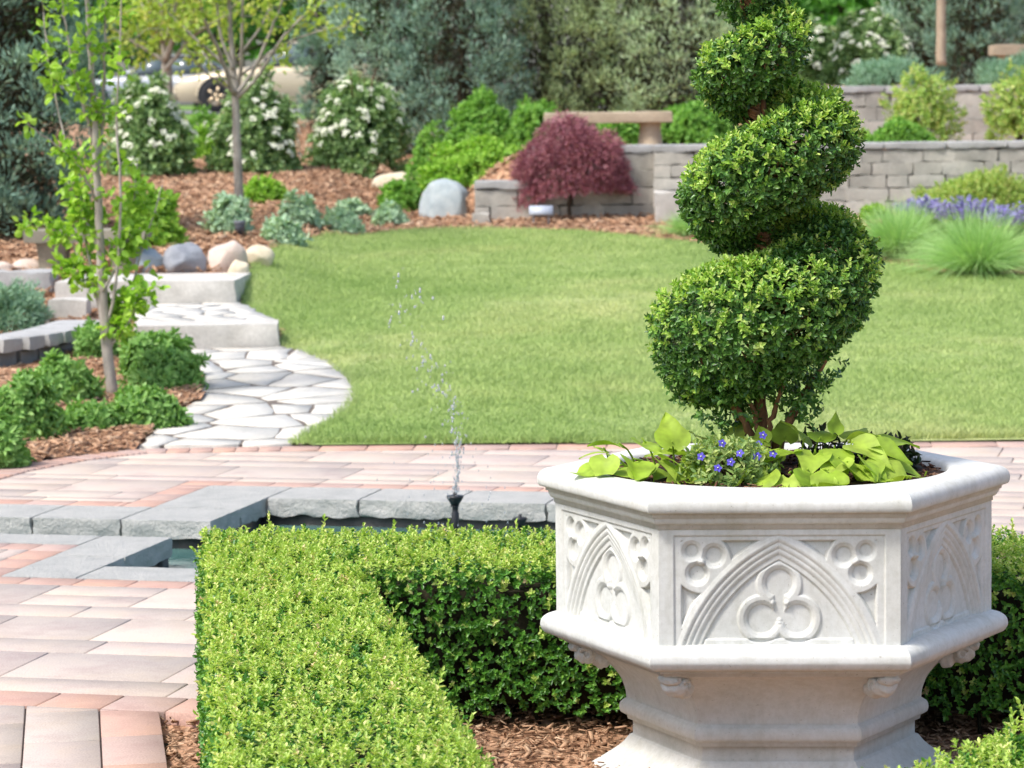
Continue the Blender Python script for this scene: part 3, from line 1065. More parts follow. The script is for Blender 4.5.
cm.add(*chips(np.stack([q[:, 0], q[:, 1], T(q[:, 0], q[:, 1]) + .02 + rng.uniform(-.01, .02, len(q))], 1), .04, .12))
tag(cm.build('mulch_chips', M['chip']), 'loose brown bark chips scattered over the planting beds', 'bark mulch', kind='stuff')
# ================================================================== stone planter
PX, PY = .689, 7.91
PRZ = R(-3.2)
pl = thing('stone_planter', 'large white six-sided stone planter with carved gothic arches, holding the spiral topiary', 'planter', (PX, PY, 0), None, PRZ)
# in this frame -y faces the camera
HEX = np.array([(-.3, -.52), (.3, -.52), (.578, 0), (.3, .52), (-.3, .52), (-.578, 0)])
HN = []
for i in range(6):
    d = HEX[(i + 1) % 6] - HEX[i]; HN.append(np.array([d[1], -d[0]]) / np.linalg.norm(d))
HN = np.array(HN)


def hexoff(d):
    """corner points of the hexagon moved outwards by d"""
    out = []
    for i in range(6):
        n1, n2 = HN[i - 1], HN[i]
        A = np.array([n1, n2]); b = np.array([n1 @ HEX[i] + d, n2 @ HEX[i] + d])
        out.append(np.linalg.solve(A, b))
    return np.array(out)


def prof_smooth(pts, k=6):
    return spline([(a, b, 0) for a, b in pts], (len(pts) - 1) * k + 1)[:, :2]


def hexsweep(mb, prof, nx=10):
    """profile (offset, z) swept round the hexagon; each side its own strip so corners stay crisp"""
    H = [hexoff(d) for d, z in prof]
    for i in range(6):
        rows = []
        for (d, z), h in zip(prof, H):
            a, b = h[i], h[(i + 1) % 6]
            t = np.linspace(0, 1, nx + 1)[:, None]
            p = a + (b - a) * t
            rows.append(np.concatenate([p, np.full((nx + 1, 1), z)], 1))
        mb.add(np.concatenate(rows), gridF(nx, len(prof) - 1))


# pedestal
mb = MB()
ped = [(-.06, -.12), (-.06, -.06)] + [tuple(x) for x in prof_smooth([(-.062, -.055), (-.075, -.03), (-.11, -.005), (-.15, .025), (-.170, .05)], 4)]
ped += [(-.178, .052), (-.178, .090), (-.166, .092), (-.164, .103)]
ped += [tuple(x) for x in prof_smooth([(-.160, .104), (-.149, .112), (-.146, .127), (-.150, .140), (-.160, .148)], 4)]
ped += [tuple(x) for x in prof_smooth([(-.163, .150), (-.160, .175), (-.146, .212), (-.115, .25), (-.072, .282), (-.03, .300)], 5)]
ped += [(-.018, .302), (-.018, .310), (-.002, .312), (-.002, .321)]
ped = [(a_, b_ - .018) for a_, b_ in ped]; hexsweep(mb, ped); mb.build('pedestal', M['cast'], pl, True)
# lower moulding
mb = MB()
low = [(-.002, .3205)] + [tuple(x) for x in prof_smooth([(.012, .3215), (.028, .327), (.037, .340), (.039, .350), (.036, .364), (.026, .375), (.008, .383), (-.03, .386)], 4)]
low = [(a_, b_ - .018) for a_, b_ in low]; hexsweep(mb, low); mb.build('base_moulding', M['cast'], pl, True)
# inner core behind the carved faces
mb = MB(); hexsweep(mb, [(-.032, .36), (-.032, .70)]); mb.build('bowl_core', M['cast'], pl, True)
# upper cornice + rim
mb = MB()
rim = [(-.03, .660), (.003, .6602), (.003, .672), (.008, .673), (.012, .677), (.016, .685), (.017, .692), (.023, .693), (.023, .703), (.030, .7035)]
rim += [tuple(x) for x in prof_smooth([(.031, .703), (.038, .706), (.042, .715), (.042, .729), (.036, .742), (.023, .751), (.005, .755), (-.015, .756)], 4)]
hexsweep(mb, rim, 16)
# flat top from the hexagon to the round opening
H = hexoff(-.015)
outer = np.concatenate([H[i] + (H[(i + 1) % 6] - H[i]) * np.linspace(0, 1, 16, endpoint=False)[:, None] for i in range(6)])
ang = np.arctan2(outer[:, 1], outer[:, 0])
k = len(outer); i = np.arange(k); j = (i + 1) % k
rings = [np.c_[outer, np.full(k, .756)]]
for rr_, zz in ((.475, .756), (.467, .754), (.461, .749), (.458, .740), (.452, .66)):
    rings.append(np.c_[rr_ * np.cos(ang), rr_ * np.sin(ang) * .965, np.full(k, zz)])
V = np.concatenate(rings)
mb.add(V, np.concatenate([np.stack([r_ * k + i, r_ * k + j, (r_ + 1) * k + j, (r_ + 1) * k + i], 1) for r_ in range(len(rings) - 1)]))
mb.build('rim', M['cast'], pl, True)


# carved faces: a height field cut with the arch, the trefoils and the pockets
def sstep(d, a, b):
    return np.clip((d - a) / (b - a), 0, 1) ** 2 * (3 - 2 * np.clip((d - a) / (b - a), 0, 1))


def carve(x, y):
    """x,y in the units of the drawing (0..1024 wide, y down); returns depth, 0 = face, negative = sunk (mm)"""
    h = np.zeros_like(x)
    # frame: corner posts with a small step, then the field
    field = sstep(x, 78, 84) * sstep(-x, -946, -940) * sstep(y, 122, 128)
    h = -4.0 * field
    dA = np.maximum(np.hypot(x - 790, y - 802), np.hypot(x - 230, y - 802)) - 737      # <0 inside the pointed arch

    def tre(cx, cy, rot, off, r):
        d = np.full_like(x, 1e9)
        for k_ in range(3):
            a = R(rot + 120 * k_)
            d = np.minimum(d, np.hypot(x - cx - off * math.cos(a), y - cy - off * math.sin(a)) - r)
        return d
    # spandrel pockets
    for sx in (0, 1):
        xx = x if sx == 0 else 1020 - x
        cx, cy, rot = 202, 235, 225
        dB = np.full_like(x, 1e9); dL = np.full_like(x, 1e9)
        for k_, (ox, oy, r_) in enumerate(((-48, -48, 46), (42, -30, 53), (-26, 42, 53))):
            dd = np.hypot(xx - cx - ox, y - cy - oy)
            dL = np.minimum(dL, dd - r_)
        dB = np.hypot(xx - 196, y - 236) - 118
        pocket = (xx > 108) & (y > 145) & (y < 470)
        dp = np.minimum.reduce([dB, dA - 8, xx - 108, y - 143])                            # >0 inside the pocket
        inx = sstep(dp, 0, 10) * (xx < 512)
        h = h - 11.0 * inx
        inl = sstep(-dL, 0, 12) * (xx < 470) * sstep(dA, 0, 6)
        h = h - 4 * inl - 7 * sstep(-dL, 12, 24) * inl
        # little cusp ball between the lobes
        ball = np.clip(1 - (np.hypot(xx - cx + 8, y - cy + 4) / 15) ** 2, 0, 1) ** .5
        h = h + 7 * ball * (xx < 470)
    # arch orders
    d = -dA
    arch = -1.0 * sstep(d, -2, 4)
    for e0 in (26, 50, 72):
        arch = arch - 3.0 * sstep(d, e0 - 4, e0 + 4) + 1.6 * np.exp(-((d - e0 + 12) / 7) ** 2)
    arch = arch - 5.0 * sstep(d, 92, 100)
    inside = sstep(d, -4, 4)
    # tympanum trefoil
    dT = np.minimum.reduce([np.hypot(x - 512, y - 322) - 98, np.hypot(x - 437, y - 462) - 100, np.hypot(x - 588, y - 462) - 100])
    dI = np.minimum.reduce([np.hypot(x - 512, y - 318) - 60, np.hypot(x - 440, y - 462) - 64, np.hypot(x - 586, y - 462) - 64,
                            np.maximum(np.abs(x - 512) - 26, np.abs(y - 420) - 60)])
    tz = 4.6 * sstep(-dT, -1, 10) - 3.5 * sstep(-dT, 14, 24) * 0 - 3.6 * sstep(-dI, -14, 0) - 5 * sstep(-dI, 0, 8)
    for (bx, by) in ((487, 398), (540, 398), (513, 470)):
        tz = tz + 4.5 * np.clip(1 - (np.hypot(x - bx, y - by) / 13) ** 2, 0, 1)
    sill = sstep(y, 538, 545)
    tz = tz * (1 - sill) + 5.0 * sill * (1 - sstep(-dT, 0, 6))
    arch = arch + tz * sstep(d, 96, 104)
    h = h * (1 - inside) + (h * 0 - 2.0 + arch) * inside
    # weather the edges a little
    return h


NXP, NYP = 300, 150
for i in range(6):
    a, b = HEX[i], HEX[(i + 1) % 6]
    u, w, F = grid(0, 1, 0, 1, NXP, NYP)
    dx = 18 + u * (1006 - 18); dy = 574 - w * (574 - 92)
    hh = carve(dx, dy) / 1000 * 1.15
    hh = hh + .0003 * sines(np.stack([u * .6 + i * 9, w * .3, 0 * u], 1), .05, 4, 12)
    edge_ = np.minimum(u, 1 - u) * .6
    z = .360 + w * (.664 - .360)
    p = a + (b - a) * u[:, None] + HN[i] * hh[:, None]
    mb = MB(); mb.add(np.c_[p, z], F)
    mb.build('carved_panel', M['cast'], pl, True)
# scroll brackets under the corners
for i in range(6):
    c = HEX[i]; rd = c / np.linalg.norm(c); tn = np.array([-rd[1], rd[0]])
    R0 = np.linalg.norm(c)
    mb = MB()

    def put(rho, tt, z): return np.array([rd[0] * rho + tn[0] * tt, rd[1] * rho + tn[1] * tt, z])
    for (rho, z, ra, ta, za) in ((R0 - .078, .252, .034, .036, .029), (R0 - .100, .276, .058, .033, .022), (R0 - .118, .243, .030, .026, .032), (R0 - .052, .272, .022, .030, .016)):
        V, F = ICO4
        B = V * (1 + .10 * sines(V + rho * 9 + i, .55, 12) + .05 * sines(V, .25, 13))[:, None]
        mb.add(np.array([put(rho + b_[0] * ra, b_[1] * ta, z + b_[2] * za) for b_ in B]), F)
    for sg in (-1, 1):    # curl on each cheek
        sp_ = [put(R0 - .078 + (.020 - .0026 * q) * math.cos(q + .6), sg * (.031 + .0006 * q), .253 + (.018 - .0023 * q) * math.sin(q + .6)) for q in np.linspace(0, 6.2, 26)]
        mb.add(*tube(sp_, np.linspace(.0075, .005, 26), 8))
    mb.build('scroll_bracket', M['cast'], pl, True)
# soil
mb = MB()
g = np.linspace(0, 1, 14); a = np.linspace(0, 2 * PI, 60, endpoint=False)
V = np.array([(r_ * .454 * math.cos(q), r_ * .438 * math.sin(q), .735 + .02 * (1 - r_ * r_) + .006 * math.sin(q * 7 + r_ * 9)) for r_ in g for q in a])
i, j = np.meshgrid(np.arange(13), np.arange(60), indexing='ij'); j2 = (j + 1) % 60
mb.add(V, np.stack([i * 60 + j, i * 60 + j2, (i + 1) * 60 + j2, (i + 1) * 60 + j], -1).reshape(-1, 4))
so = mb.build('soil', M['soil'], pl, True)
q = rng.uniform(-.45, .45, (2600, 2)); q = q[(q[:, 0] ** 2 + q[:, 1] ** 2 < .44 ** 2)]
cm = MB(); cm.add(*chips(np.c_[q, .742 + .02 * (1 - (q ** 2).sum(1) / .2) + rng.uniform(-.006, .008, len(q))], .008, .03))
c_ = cm.build('mulch_chips', M['darkchip'], so); c_['kind'] = 'stuff'

# ================================================================== spiral topiary
PZ = lambda py, px=768: 1.73 - (py - 96.9) * 7.91 / 3000
K = 7.91 / 3000
TX = (768 - 512) * K
top = thing('spiral_topiary', 'clipped boxwood spiral with green winding tiers growing from the white planter', 'topiary', (TX, PY, .74))
keys = [  # angle, pixel height, tube radius px, helix radius px
    (110, 352, 48, 26), (150, 345, 68, 44), (180, 338, 76, 46), (225, 330, 74, 48), (270, 316, 69, 46), (315, 296, 64, 52), (360, 268, 60, 56), (405, 248, 58, 50), (450, 236, 55, 42), (495, 214, 52, 42), (540, 196, 51, 40),
    (585, 184, 54, 42), (630, 168, 54, 42), (675, 152, 53, 46), (720, 135, 50, 48), (765, 118, 46, 42), (810, 104, 42, 36), (855, 88, 38, 33), (900, 75, 37, 32), (945, 70, 39, 28), (990, 60, 40, 24), (1035, 48, 38, 22), (1080, 37, 35, 20), (1170, 8, 36, 12),
    (1260, -12, 38, 8), (1350, -32, 34, 5), (1440, -52, 28, 2), (1500, -70, 14, 0)]
keys = np.array(keys, float)
keys[:, 2] = np.maximum(2, keys[:, 2] - 9.5)
keys[:, 2] *= 1 - .26 * np.clip(np.sin(np.radians(keys[:, 0])), 0, 1)


def helix(th):
    return [np.interp(th, keys[:, 0], keys[:, i]) for i in (1, 2, 3)]


def axis_x(py): return np.interp(py, [0, 60, 180, 430], [-10, -7, 2, 0]) * K


def tubepts(n, inner):
    ths = np.linspace(110, 1500, 1400)
    py_, r_, rho_ = helix(ths)
    w = r_ * np.maximum(rho_, 12); w /= w.sum()
    th = rng.choice(ths, n, p=w) + rng.uniform(-.5, .5, n)
    py_, r_, rho_ = helix(th)
    ph = rng.uniform(0, 2 * PI, n)
    a = np.radians(th)
    rad = np.stack([np.cos(a), np.sin(a), 0 * a], 1)
    N = rad * np.cos(ph)[:, None] + np.array([0, 0, 1]) * np.sin(ph)[:, None]
    cen = rad * (rho_ * K)[:, None]; cen[:, 2] = 1.73 - (py_ - 96.9) * K - .74; cen[:, 0] += axis_x(py_)
    depth = inner * rng.random(n) ** 1.7
    lump = 1 + .07 * sines(cen + N * .15, .10, 6)
    P = cen + N * ((r_ * K * lump) * (1 - depth))[:, None] * np.where(N[:, 2:3] < 0, .97, 1.0)
    return P, N, th, a


def wind_dist(P):
    """how deep a point sits inside the spiral (fraction of tube radius, <1 is inside), over all turns"""
    ths = np.linspace(112, 1495, 190)
    py_, r_, rho_ = helix(ths); a = np.radians(ths)
    C = np.stack([np.cos(a) * rho_ * K + axis_x(py_), np.sin(a) * rho_ * K, 1.73 - (py_ - 96.9) * K - .74], 1)
    out = np.full(len(P), 9.)
    for i in range(0, len(P), 4000):
        d = np.linalg.norm(P[i:i + 4000, None] - C[None], axis=2) / (r_ * K)[None]
        out[i:i + 4000] = d.min(1)
    return out


P, N, th, a = tubepts(13500, .36)
wd = wind_dist(P)
keep = wd > .62
P, N, wd = P[keep], N[keep], wd[keep]
A = nrm(N + np.array([0, 0, .25]) + rng.normal(0, .3, N.shape))
mb = MB()
new_lit = (wd > .90) & (rng.random(len(P)) < np.clip(.25 + .75 * N[:, 2] + .1, .12, .95))  # upward faces get paler leaves: new growth plus top light painted in
old = ~new_lit
LS = .021
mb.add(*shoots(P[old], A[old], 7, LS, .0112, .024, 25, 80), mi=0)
mb.add(*shoots(P[new_lit], nrm(A[new_lit] + [0, 0, .3]), 8, LS * .95, .0102, .027, 22, 74), mi=1)
# loose lower sprigs along the bare stems
q = []
for (ppx, ppy) in [(690, 395), (700, 408), (715, 415), (728, 425), (810, 400), (822, 392), (828, 380), (815, 372), (800, 415), (812, 385), (796, 396), (735, 410), (745, 418), (672, 372), (684, 384), (782, 402), (806, 408)]:
    for _ in range(6): q.append([(ppx - 768) * K + rng.normal(0, .010), rng.normal(-.03, .05), 1.73 - (ppy - 96.9) * K - .74 + rng.normal(0, .012)])
for _ in range(110):
    py_ = rng.uniform(362, 404); f_ = (424 - py_) / 62
    c_ = 764 + rng.uniform(-1, 1) * (22 + 62 * f_)
    q.append([(c_ - 768) * K, rng.normal(0, .03 + .07 * f_), 1.73 - (py_ - 96.9) * K - .74])
q = np.array(q); mb.add(*shoots(q, nrm(rng.normal(0, 1, q.shape) + [0, 0, .6]), 8, .022, .011, .035, 25, 80), mi=0)
mb.build('foliage', [M['top_old'], M['top_new_lit']], top)
# trunk and branches
mb = MB()
def tp(px_, py_, y): return ((px_ - 768) * K, y, 1.73 - (py_ - 96.9) * K - .74)
trunk_lines = [([(766, 480, 0), (764, 440, 0), (760, 405, .0), (764, 350, .02), (772, 250, .02), (768, 150, .01), (762, 60, 0), (757, -40, 0)], .020, .004),
               ([(762, 478, -.01), (752, 440, -.02), (736, 408, -.04), (712, 375, -.06), (690, 340, -.06)], .014, .004),
               ([(770, 478, -.01), (778, 440, -.02), (798, 405, -.02), (826, 360, -.02), (850, 300, 0)], .015, .004),
               ([(767, 475, -.02), (768, 430, -.045), (778, 395, -.07), (790, 350, -.09)], .011, .003),
               ([(764, 475, .02), (744, 430, .05), (722, 385, .09), (700, 350, .08)], .012, .003),
               ([(772, 475, .02), (790, 430, .05), (815, 390, .06), (835, 340, .05)], .011, .003),
               ([(765, 476, -.015), (758, 435, -.04), (748, 395, -.06), (735, 355, -.1)], .010, .003)]
for pts, r0_, r1_ in trunk_lines:
    w = spline([tp(*p_) for p_ in pts], 22)
    w += rng.normal(0, .0022, w.shape)
    mb.add(*tube(w, np.linspace(r0_, r1_, 22) * (1 + .12 * np.sin(np.arange(22) * 1.3)), 9))
for i in range(150):        # fine twigs inside the tiers, growing from the axis outwards
    t_ = rng.uniform(150, 1350); py_, r_, rho_ = helix(t_); aa = R(t_)
    c = np.array([math.cos(aa) * rho_ * K + axis_x(py_), math.sin(aa) * rho_ * K, 1.73 - (py_ - 96.9) * K - .74])
    s0 = np.array([axis_x(py_), 0, c[2] - .08]); e_ = c + np.clip(rng.normal(0, 1, 3), -1.2, 1.2) * r_ * K * .36
    mb.add(*tube(spline([s0, (s0 + e_) / 2 + [0, 0, -.02], e_], 7), np.linspace(.006, .0015, 7), 5))
mb.build('trunk', M['trunk_box'], top, True)

# ================================================================== planter flowers and vines
def pw_(lx, ly, z):
    c, s_ = math.cos(PRZ), math.sin(PRZ)
    return np.array([PX + lx * c - ly * s_, PY + lx * s_ + ly * c, z])


def heart(L, W, cup, droop, seed):
    """one lobed heart leaf in its own frame: +x along the leaf, z up"""
    r = np.random.default_rng(seed)
    nu, nv = 14, 10
    lob = r.uniform(.05, .30)
    tw = r.normal(0, .25)
    V = []
    for i in range(nu + 1):
        t_ = i / nu
        w = np.interp(t_, [0, .05, .14, .26, .36, .48, .62, .80, .93, 1], [.34, .66, .93, 1.0, .92 - lob * .25, .72 - lob * .35, .52 - lob * .15, .27, .09, 0])
        for j in range(nv + 1):
            s_ = (j / nv - .5) * 2
            x = L * (t_ - .16 * (1 - min(1, t_ / .3)) * abs(s_) ** 1.4 + .05 * lob * abs(s_) ** 3 * (t_ < .45))
            y = W * .5 * w * s_ * (1 + .03 * math.sin(9 * t_ + seed))
            vein = .012 * L * (abs(math.sin((t_ - .35 * abs(s_)) * 13)) ** .7 - .5) * (abs(s_) > .08)
            z = cup * abs(s_) ** 1.3 * W * w * .6 - droop * L * t_ * t_ + vein + .035 * L * math.sin(4 * t_ + 2.5 * s_ + seed) + tw * y * t_
            V.append((x, y, z))
    return np.array(V), gridF(nv, nu)


def put_leaf(mb, base, az, pitch, roll, L, W, seed):
    V, F = heart(L, W, rng.uniform(-.1, .35), rng.uniform(.05, .5), seed)
    Mx = Matrix.Rotation(az, 3, 'Z') @ Matrix.Rotation(-pitch, 3, 'Y') @ Matrix.Rotation(roll, 3, 'X')
    mb.add(V @ np.array(Mx).T + base, F)


def vine(label, spots, seed):
    t = thing('sweet_potato_vine', label, 'trailing plant', tuple(pw_(spots[0][0], spots[0][1], .74)), 'lime sweet potato vines in the white planter')
    mb = MB(); st = MB()
    loc = np.array(t.location)
    for i, (lx, ly, z, az, pitch, L) in enumerate(spots):
        z = .745 + (z - .745) * .8
        b = pw_(lx, ly, z) - loc
        put_leaf(mb, b - [0, 0, .012], R(az), R(pitch), rng.normal(0, .4), L * .92, L * rng.uniform(.70, .88), seed + i)
        if i % 2 == 0:
            q_ = b + np.array([rng.normal(0, .03), rng.normal(0, .03), rng.uniform(-.03, .01)]); put_leaf(mb, q_, R(az + rng.normal(0, 60)), R(pitch + rng.normal(0, 20)), rng.normal(0, .5), L * .62, L * .48, seed + i + 50)
        root = pw_(lx * .9 + rng.normal(0, .02), min(ly * .85 + .03, .3), .735) - loc
        st.add(*tube(spline([root, (root + b) / 2 + [0, 0, .02], b], 6), [.0035, .003, .003, .0025, .0025, .002], 5))
    for V in mb.V:        # leaves lie on the rim instead of passing through it
        r_ = np.hypot(V[:, 0] + loc[0] - PX, V[:, 1] + loc[1] - PY)
        lim = np.where(r_ > .43, .7605, .745) - loc[2]
        V[:, 2] = np.maximum(V[:, 2], lim + .004 * np.sin(V[:, 0] * 60))
    mb.build('leaves', M['vine'], t, True)
    st.build('stems', M['vine'], t, True)
    return t


# azimuth: 0 = right, -90 = towards the camera
sl = [(-.50, -.18, .80, 200, -25, .11), (-.47, -.21, .83, 250, -45, .10), (-.44, -.10, .85, 160, 20, .09), (-.40, -.24, .82, 280, -15, .12), (-.36, -.22, .80, 235, -30, .12), (-.38, -.12, .87, 300, -10, .11), (-.33, -.24, .83, 310, -20, .12),
      (-.30, -.14, .86, 95, 62, .12), (-.28, -.22, .84, 345, -8, .11), (-.25, -.24, .81, 265, -30, .11), (-.23, -.17, .85, 20, 10, .10), (-.20, -.28, .80, 300, -35, .12), (-.17, -.25, .82, 350, -15, .10), (-.44, -.19, .79, 305, -5, .09), (-.34, -.17, .79, 270, 0, .11),
      (-.15, -.02, .86, 40, 40, .11), (-.10, .04, .88, 90, 30, .11), (-.21, .00, .84, 120, 30, .10), (-.28, -.05, .82, 180, 10, .10), (-.48, -.13, .84, 190, 5, .07)]
sl = [(a_ + .035, b_, c_, d_, e_, f_) for a_, b_, c_, d_, e_, f_ in sl]
vine('lime green heart-leaved vine spilling over the left of the white planter', sl, 100)
sr = [(-.02, -.34, .80, 230, -30, .12), (.03, -.37, .79, 260, -35, .11), (.08, -.36, .80, 280, -38, .13), (.13, -.37, .80, 265, -42, .13), (.18, -.33, .82, 310, -25, .12), (.22, -.31, .80, 330, -20, .12), (.27, -.27, .80, 345, -18, .13), (.10, -.28, .85, 250, -12, .12), (.05, -.27, .85, 200, -5, .11),
      (.15, -.26, .86, 280, -15, .13), (.20, -.22, .87, 320, -8, .13), (.25, -.20, .86, 340, -10, .12), (.12, -.18, .88, 80, 30, .10), (.20, -.12, .88, 60, 25, .11), (.28, -.14, .86, 20, 10, .12), (.00, -.24, .84, 180, 10, .10), (-.03, -.17, .86, 150, 25, .11), (.08, -.15, .87, 110, 50, .10), (.31, -.20, .80, 0, -10, .10),
      (.16, -.30, .83, 240, -20, .12), (.23, -.28, .83, 290, -25, .11), (-.06, -.33, .79, 200, -15, .09), (-.01, .02, .86, 100, 45, .10), (.03, -.10, .87, 90, 45, .10)]
vine('lime green heart-leaved vine filling the front right of the white planter', sr, 200)


def bedding(name, label, cx, cy, rx, ry, h, n, mat, flowers, seed, L=.03):
    t = thing(name, label, 'bedding plant', tuple(pw_(cx, cy, .74)))
    P, N = crown_points(n, rx, ry, h, seed, .0, .3, .6)
    mb = MB(); mb.add(*shoots(P, nrm(N + [0, 0, .7]), 6, L, L * .42, .03, 25, 75)); mb.build('foliage', mat, t)
    stems_mesh(10, rx, ry, h, .003, seed).build('stems', M['twig'], t)
    for (dx, dy, dz) in flowers:
        dx *= 1.35; dz *= .92
        fm = MB()
        c = np.array([dx, dy, dz])
        face = nrm(np.array([rng.normal(0, .3), -1, rng.uniform(.1, .7)]))
        B, C = frame(face[None], False); B, C = B[0], C[0]
        for k_ in range(5):
            q = k_ * 2 * PI / 5 + .3
            ax = B * math.cos(q) + C * math.sin(q)
            fm.add(*leaves((c + ax * .002)[None], (ax + face * .25)[None], face[None], [.0095], [.0088], .1, .3), mi=0)
        fm.add(ICO1[0] * .0018 + c + face * .003, ICO1[1], mi=1)
        fm.build('flower', [M['violet'], M['pale_eye']], t)
    return t


M['pale_eye'] = plain('pale_flower_eye', lin(240, 236, 220), .6)
bedding('flowering_plant', 'violet-flowered bedding plant between the two lime vines in the white planter', -.115, -.27, .125, .10, .125, 230, M['flowerleaf'],
        [(-.06, -.08, .09), (-.02, -.07, .125), (-.005, -.09, .075), (.045, -.09, .09), (.075, -.08, .095), (.06, -.02, .14), (.05, -.03, .115), (-.03, -.10, .06), (.012, -.10, .10)], 41, .028)
bedding('dark_flowering_plant', 'dark-leaved bedding plant with one violet flower at the right end of the white planter', .30, -.02, .085, .10, .085, 60, M['darkleaf'], [(-.055, -.06, .09)], 43, .04)
bedding('flowering_plant', 'small dark sprig behind the right lime vine, beside the topiary trunk', .13, -.02, .05, .06, .12, 24, M['darkleaf'], [], 44, .03)

# ================================================================== clipped hedges
HH = .45 + .018


def boxface_points(n, sx, sy, sz, r):
    ar = np.array([sx * sy, sx * sz, sx * sz, sy * sz, sy * sz])
    f = rng.choice(5, n, p=ar / ar.sum())
    u = rng.uniform(-.5, .5, n); v = rng.uniform(-.5, .5, n)
    P = np.zeros((n, 3)); h = np.array([sx, sy, sz]) / 2
    m = f == 0; P[m] = np.stack([u[m] * sx, v[m] * sy, np.full(m.sum(), h[2])], 1)
    for k_, (axx, sg) in {1: (1, -1), 2: (1, 1), 3: (0, -1), 4: (0, 1)}.items():
        m = f == k_
        if axx == 1: P[m] = np.stack([u[m] * sx, np.full(m.sum(), sg * h[1]), v[m] * sz], 1)
        else: P[m] = np.stack([np.full(m.sum(), sg * h[0]), u[m] * sy, v[m] * sz], 1)
    hb = h - r
    c = np.clip(P, -hb, hb); c[:, 2] = np.clip(P[:, 2], -h[2], hb[2])
    d = P - c; N = nrm(d)
    return c + N * r, N


def hedge(label, boxes, dens, seed, taper=(0, 0)):
    t = thing('boxwood_hedge', label, 'hedge', (boxes[0][0], boxes[0][1], -.04), 'clipped boxwood hedges around the white planter')
    loc = np.array(t.location)
    mb = MB(); core = MB()

    def inside(W, bx, shr):
        cx, cy, L, Wd, rz = bx
        dx, dy = W[:, 0] - cx, W[:, 1] - cy
        c, s_ = math.cos(rz), math.sin(rz)
        return (np.abs(dx * c + dy * s_) < L / 2 - shr) & (np.abs(-dx * s_ + dy * c) < Wd / 2 - shr)
    for bi, (cx, cy, L, Wd, rz) in enumerate(boxes):
        n = int((L * Wd + 2 * (L + Wd) * HH) * dens)
        P, N = boxface_points(n, L, Wd, HH, .035)
        c, s_ = math.cos(rz), math.sin(rz)

        def tow(Q, bi=bi, L=L, c=c, s_=s_):
            Q = np.array(Q, float); Q[:, 1] *= 1 - taper[bi if bi < len(taper) else 0] * Q[:, 0] / L
            return np.stack([Q[:, 0] * c - Q[:, 1] * s_, Q[:, 0] * s_ + Q[:, 1] * c, Q[:, 2]], 1)
        W = tow(P) + [cx, cy, HH / 2]; NW = tow(N)
        ok = np.ones(n, bool)
        for bj, ob in enumerate(boxes):
            if bj != bi: ok &= ~(inside(W, ob, .03) & (W[:, 2] < HH - .02 if bj > bi else True))
        ok &= W[:, 2] > .045 + .03 * rng.random(n)
        # what no camera near the photograph's can see stays thinner
        ok &= (W[:, 1] > 4.9)
        W, NW = W[ok], NW[ok]
        n = len(W)
        W = W + NW * (.009 * sines(W, .16, 21) + .006 * sines(W, .055, 22))[:, None]
        dep = .075 * rng.random(n) ** 1.6
        W = W - NW * dep[:, None]
        A = nrm(NW + np.array([0, 0, .35]) + rng.normal(0, .2, (n, 3)))
        new_lit = (dep < .03) & (rng.random(n) < np.where(NW[:, 2] > .6, .93, .10 + .5 * np.clip((W[:, 2] - .36) / .1, 0, 1)))  # top face mostly paler leaves: young growth, its sunlit brightness put into colour too
        old = ~new_lit
        Wl = W - loc + [0, 0, -.04]
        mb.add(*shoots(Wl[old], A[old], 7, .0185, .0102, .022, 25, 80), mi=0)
        up = new_lit & (rng.random(n) < .015)
        mb.add(*shoots(Wl[new_lit], nrm(A[new_lit] + [0, 0, .25]), 8, .0162, .0090, .020, 24, 82), mi=1)
        mb.add(*shoots(Wl[up] + [0, 0, .015], nrm(NW[up] + [0, 0, 1.2]), 10, .021, .0105, .055, 18, 60), mi=1)
        # straw-coloured dead tips here and there
        de = new_lit & (rng.random(n) < .012)
        mb.add(*shoots(Wl[de] + NW[de] * .012, A[de], 5, .016, .009, .015, 30, 80), mi=2)
        b = boxVF(-L / 2 + .085, L / 2 - .085, -Wd / 2 + .085, Wd / 2 - .085, .06, HH - .085)  # added solid dark box inside the leaves, stops the view through
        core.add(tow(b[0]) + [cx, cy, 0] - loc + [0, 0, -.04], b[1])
        for _ in range(int(L * 12)):
            q = np.array([[rng.uniform(-L / 2 + .08, L / 2 - .08), rng.uniform(-Wd / 2 + .07, Wd / 2 - .07), 0]])
            q = tow(q)[0] + [cx, cy, 0] - loc
            core.add(*tube(spline([q + [0, 0, -.08], q + [rng.normal(0, .02), rng.normal(0, .02), .06], q + [rng.normal(0, .05), rng.normal(0, .05), .2]], 5), np.linspace(.007, .003, 5), 5))
    mb.build('foliage', [M['box_old'], M['box_new_lit'], M['straw']], t)
    core.build('fill_core_and_stems', M['core'], t)
    return t


M['straw'] = leafmat('dry_leaf', [lin(206, 180, 130), lin(222, 204, 160)], .3, .6, .2)
hedge('long clipped boxwood hedge running down the left and behind the white planter', [(-.442, 6.725, 4.69, .49, R(90 + 7.5)), (.85, 8.54, 3.36, .66, R(-7.5))], 3500, 1, (.42, 0))
e_ = np.array([.535, .845]); nn_ = np.array([.845, -.535])
hc = np.array([.965, 6.02]) + nn_ * .35 + e_ * .0
hedge('short piece of clipped boxwood hedge in the bottom right corner in front of the planter', [(hc[0], hc[1], 1.7, .70, math.atan2(e_[1], e_[0]))], 3500, 2)
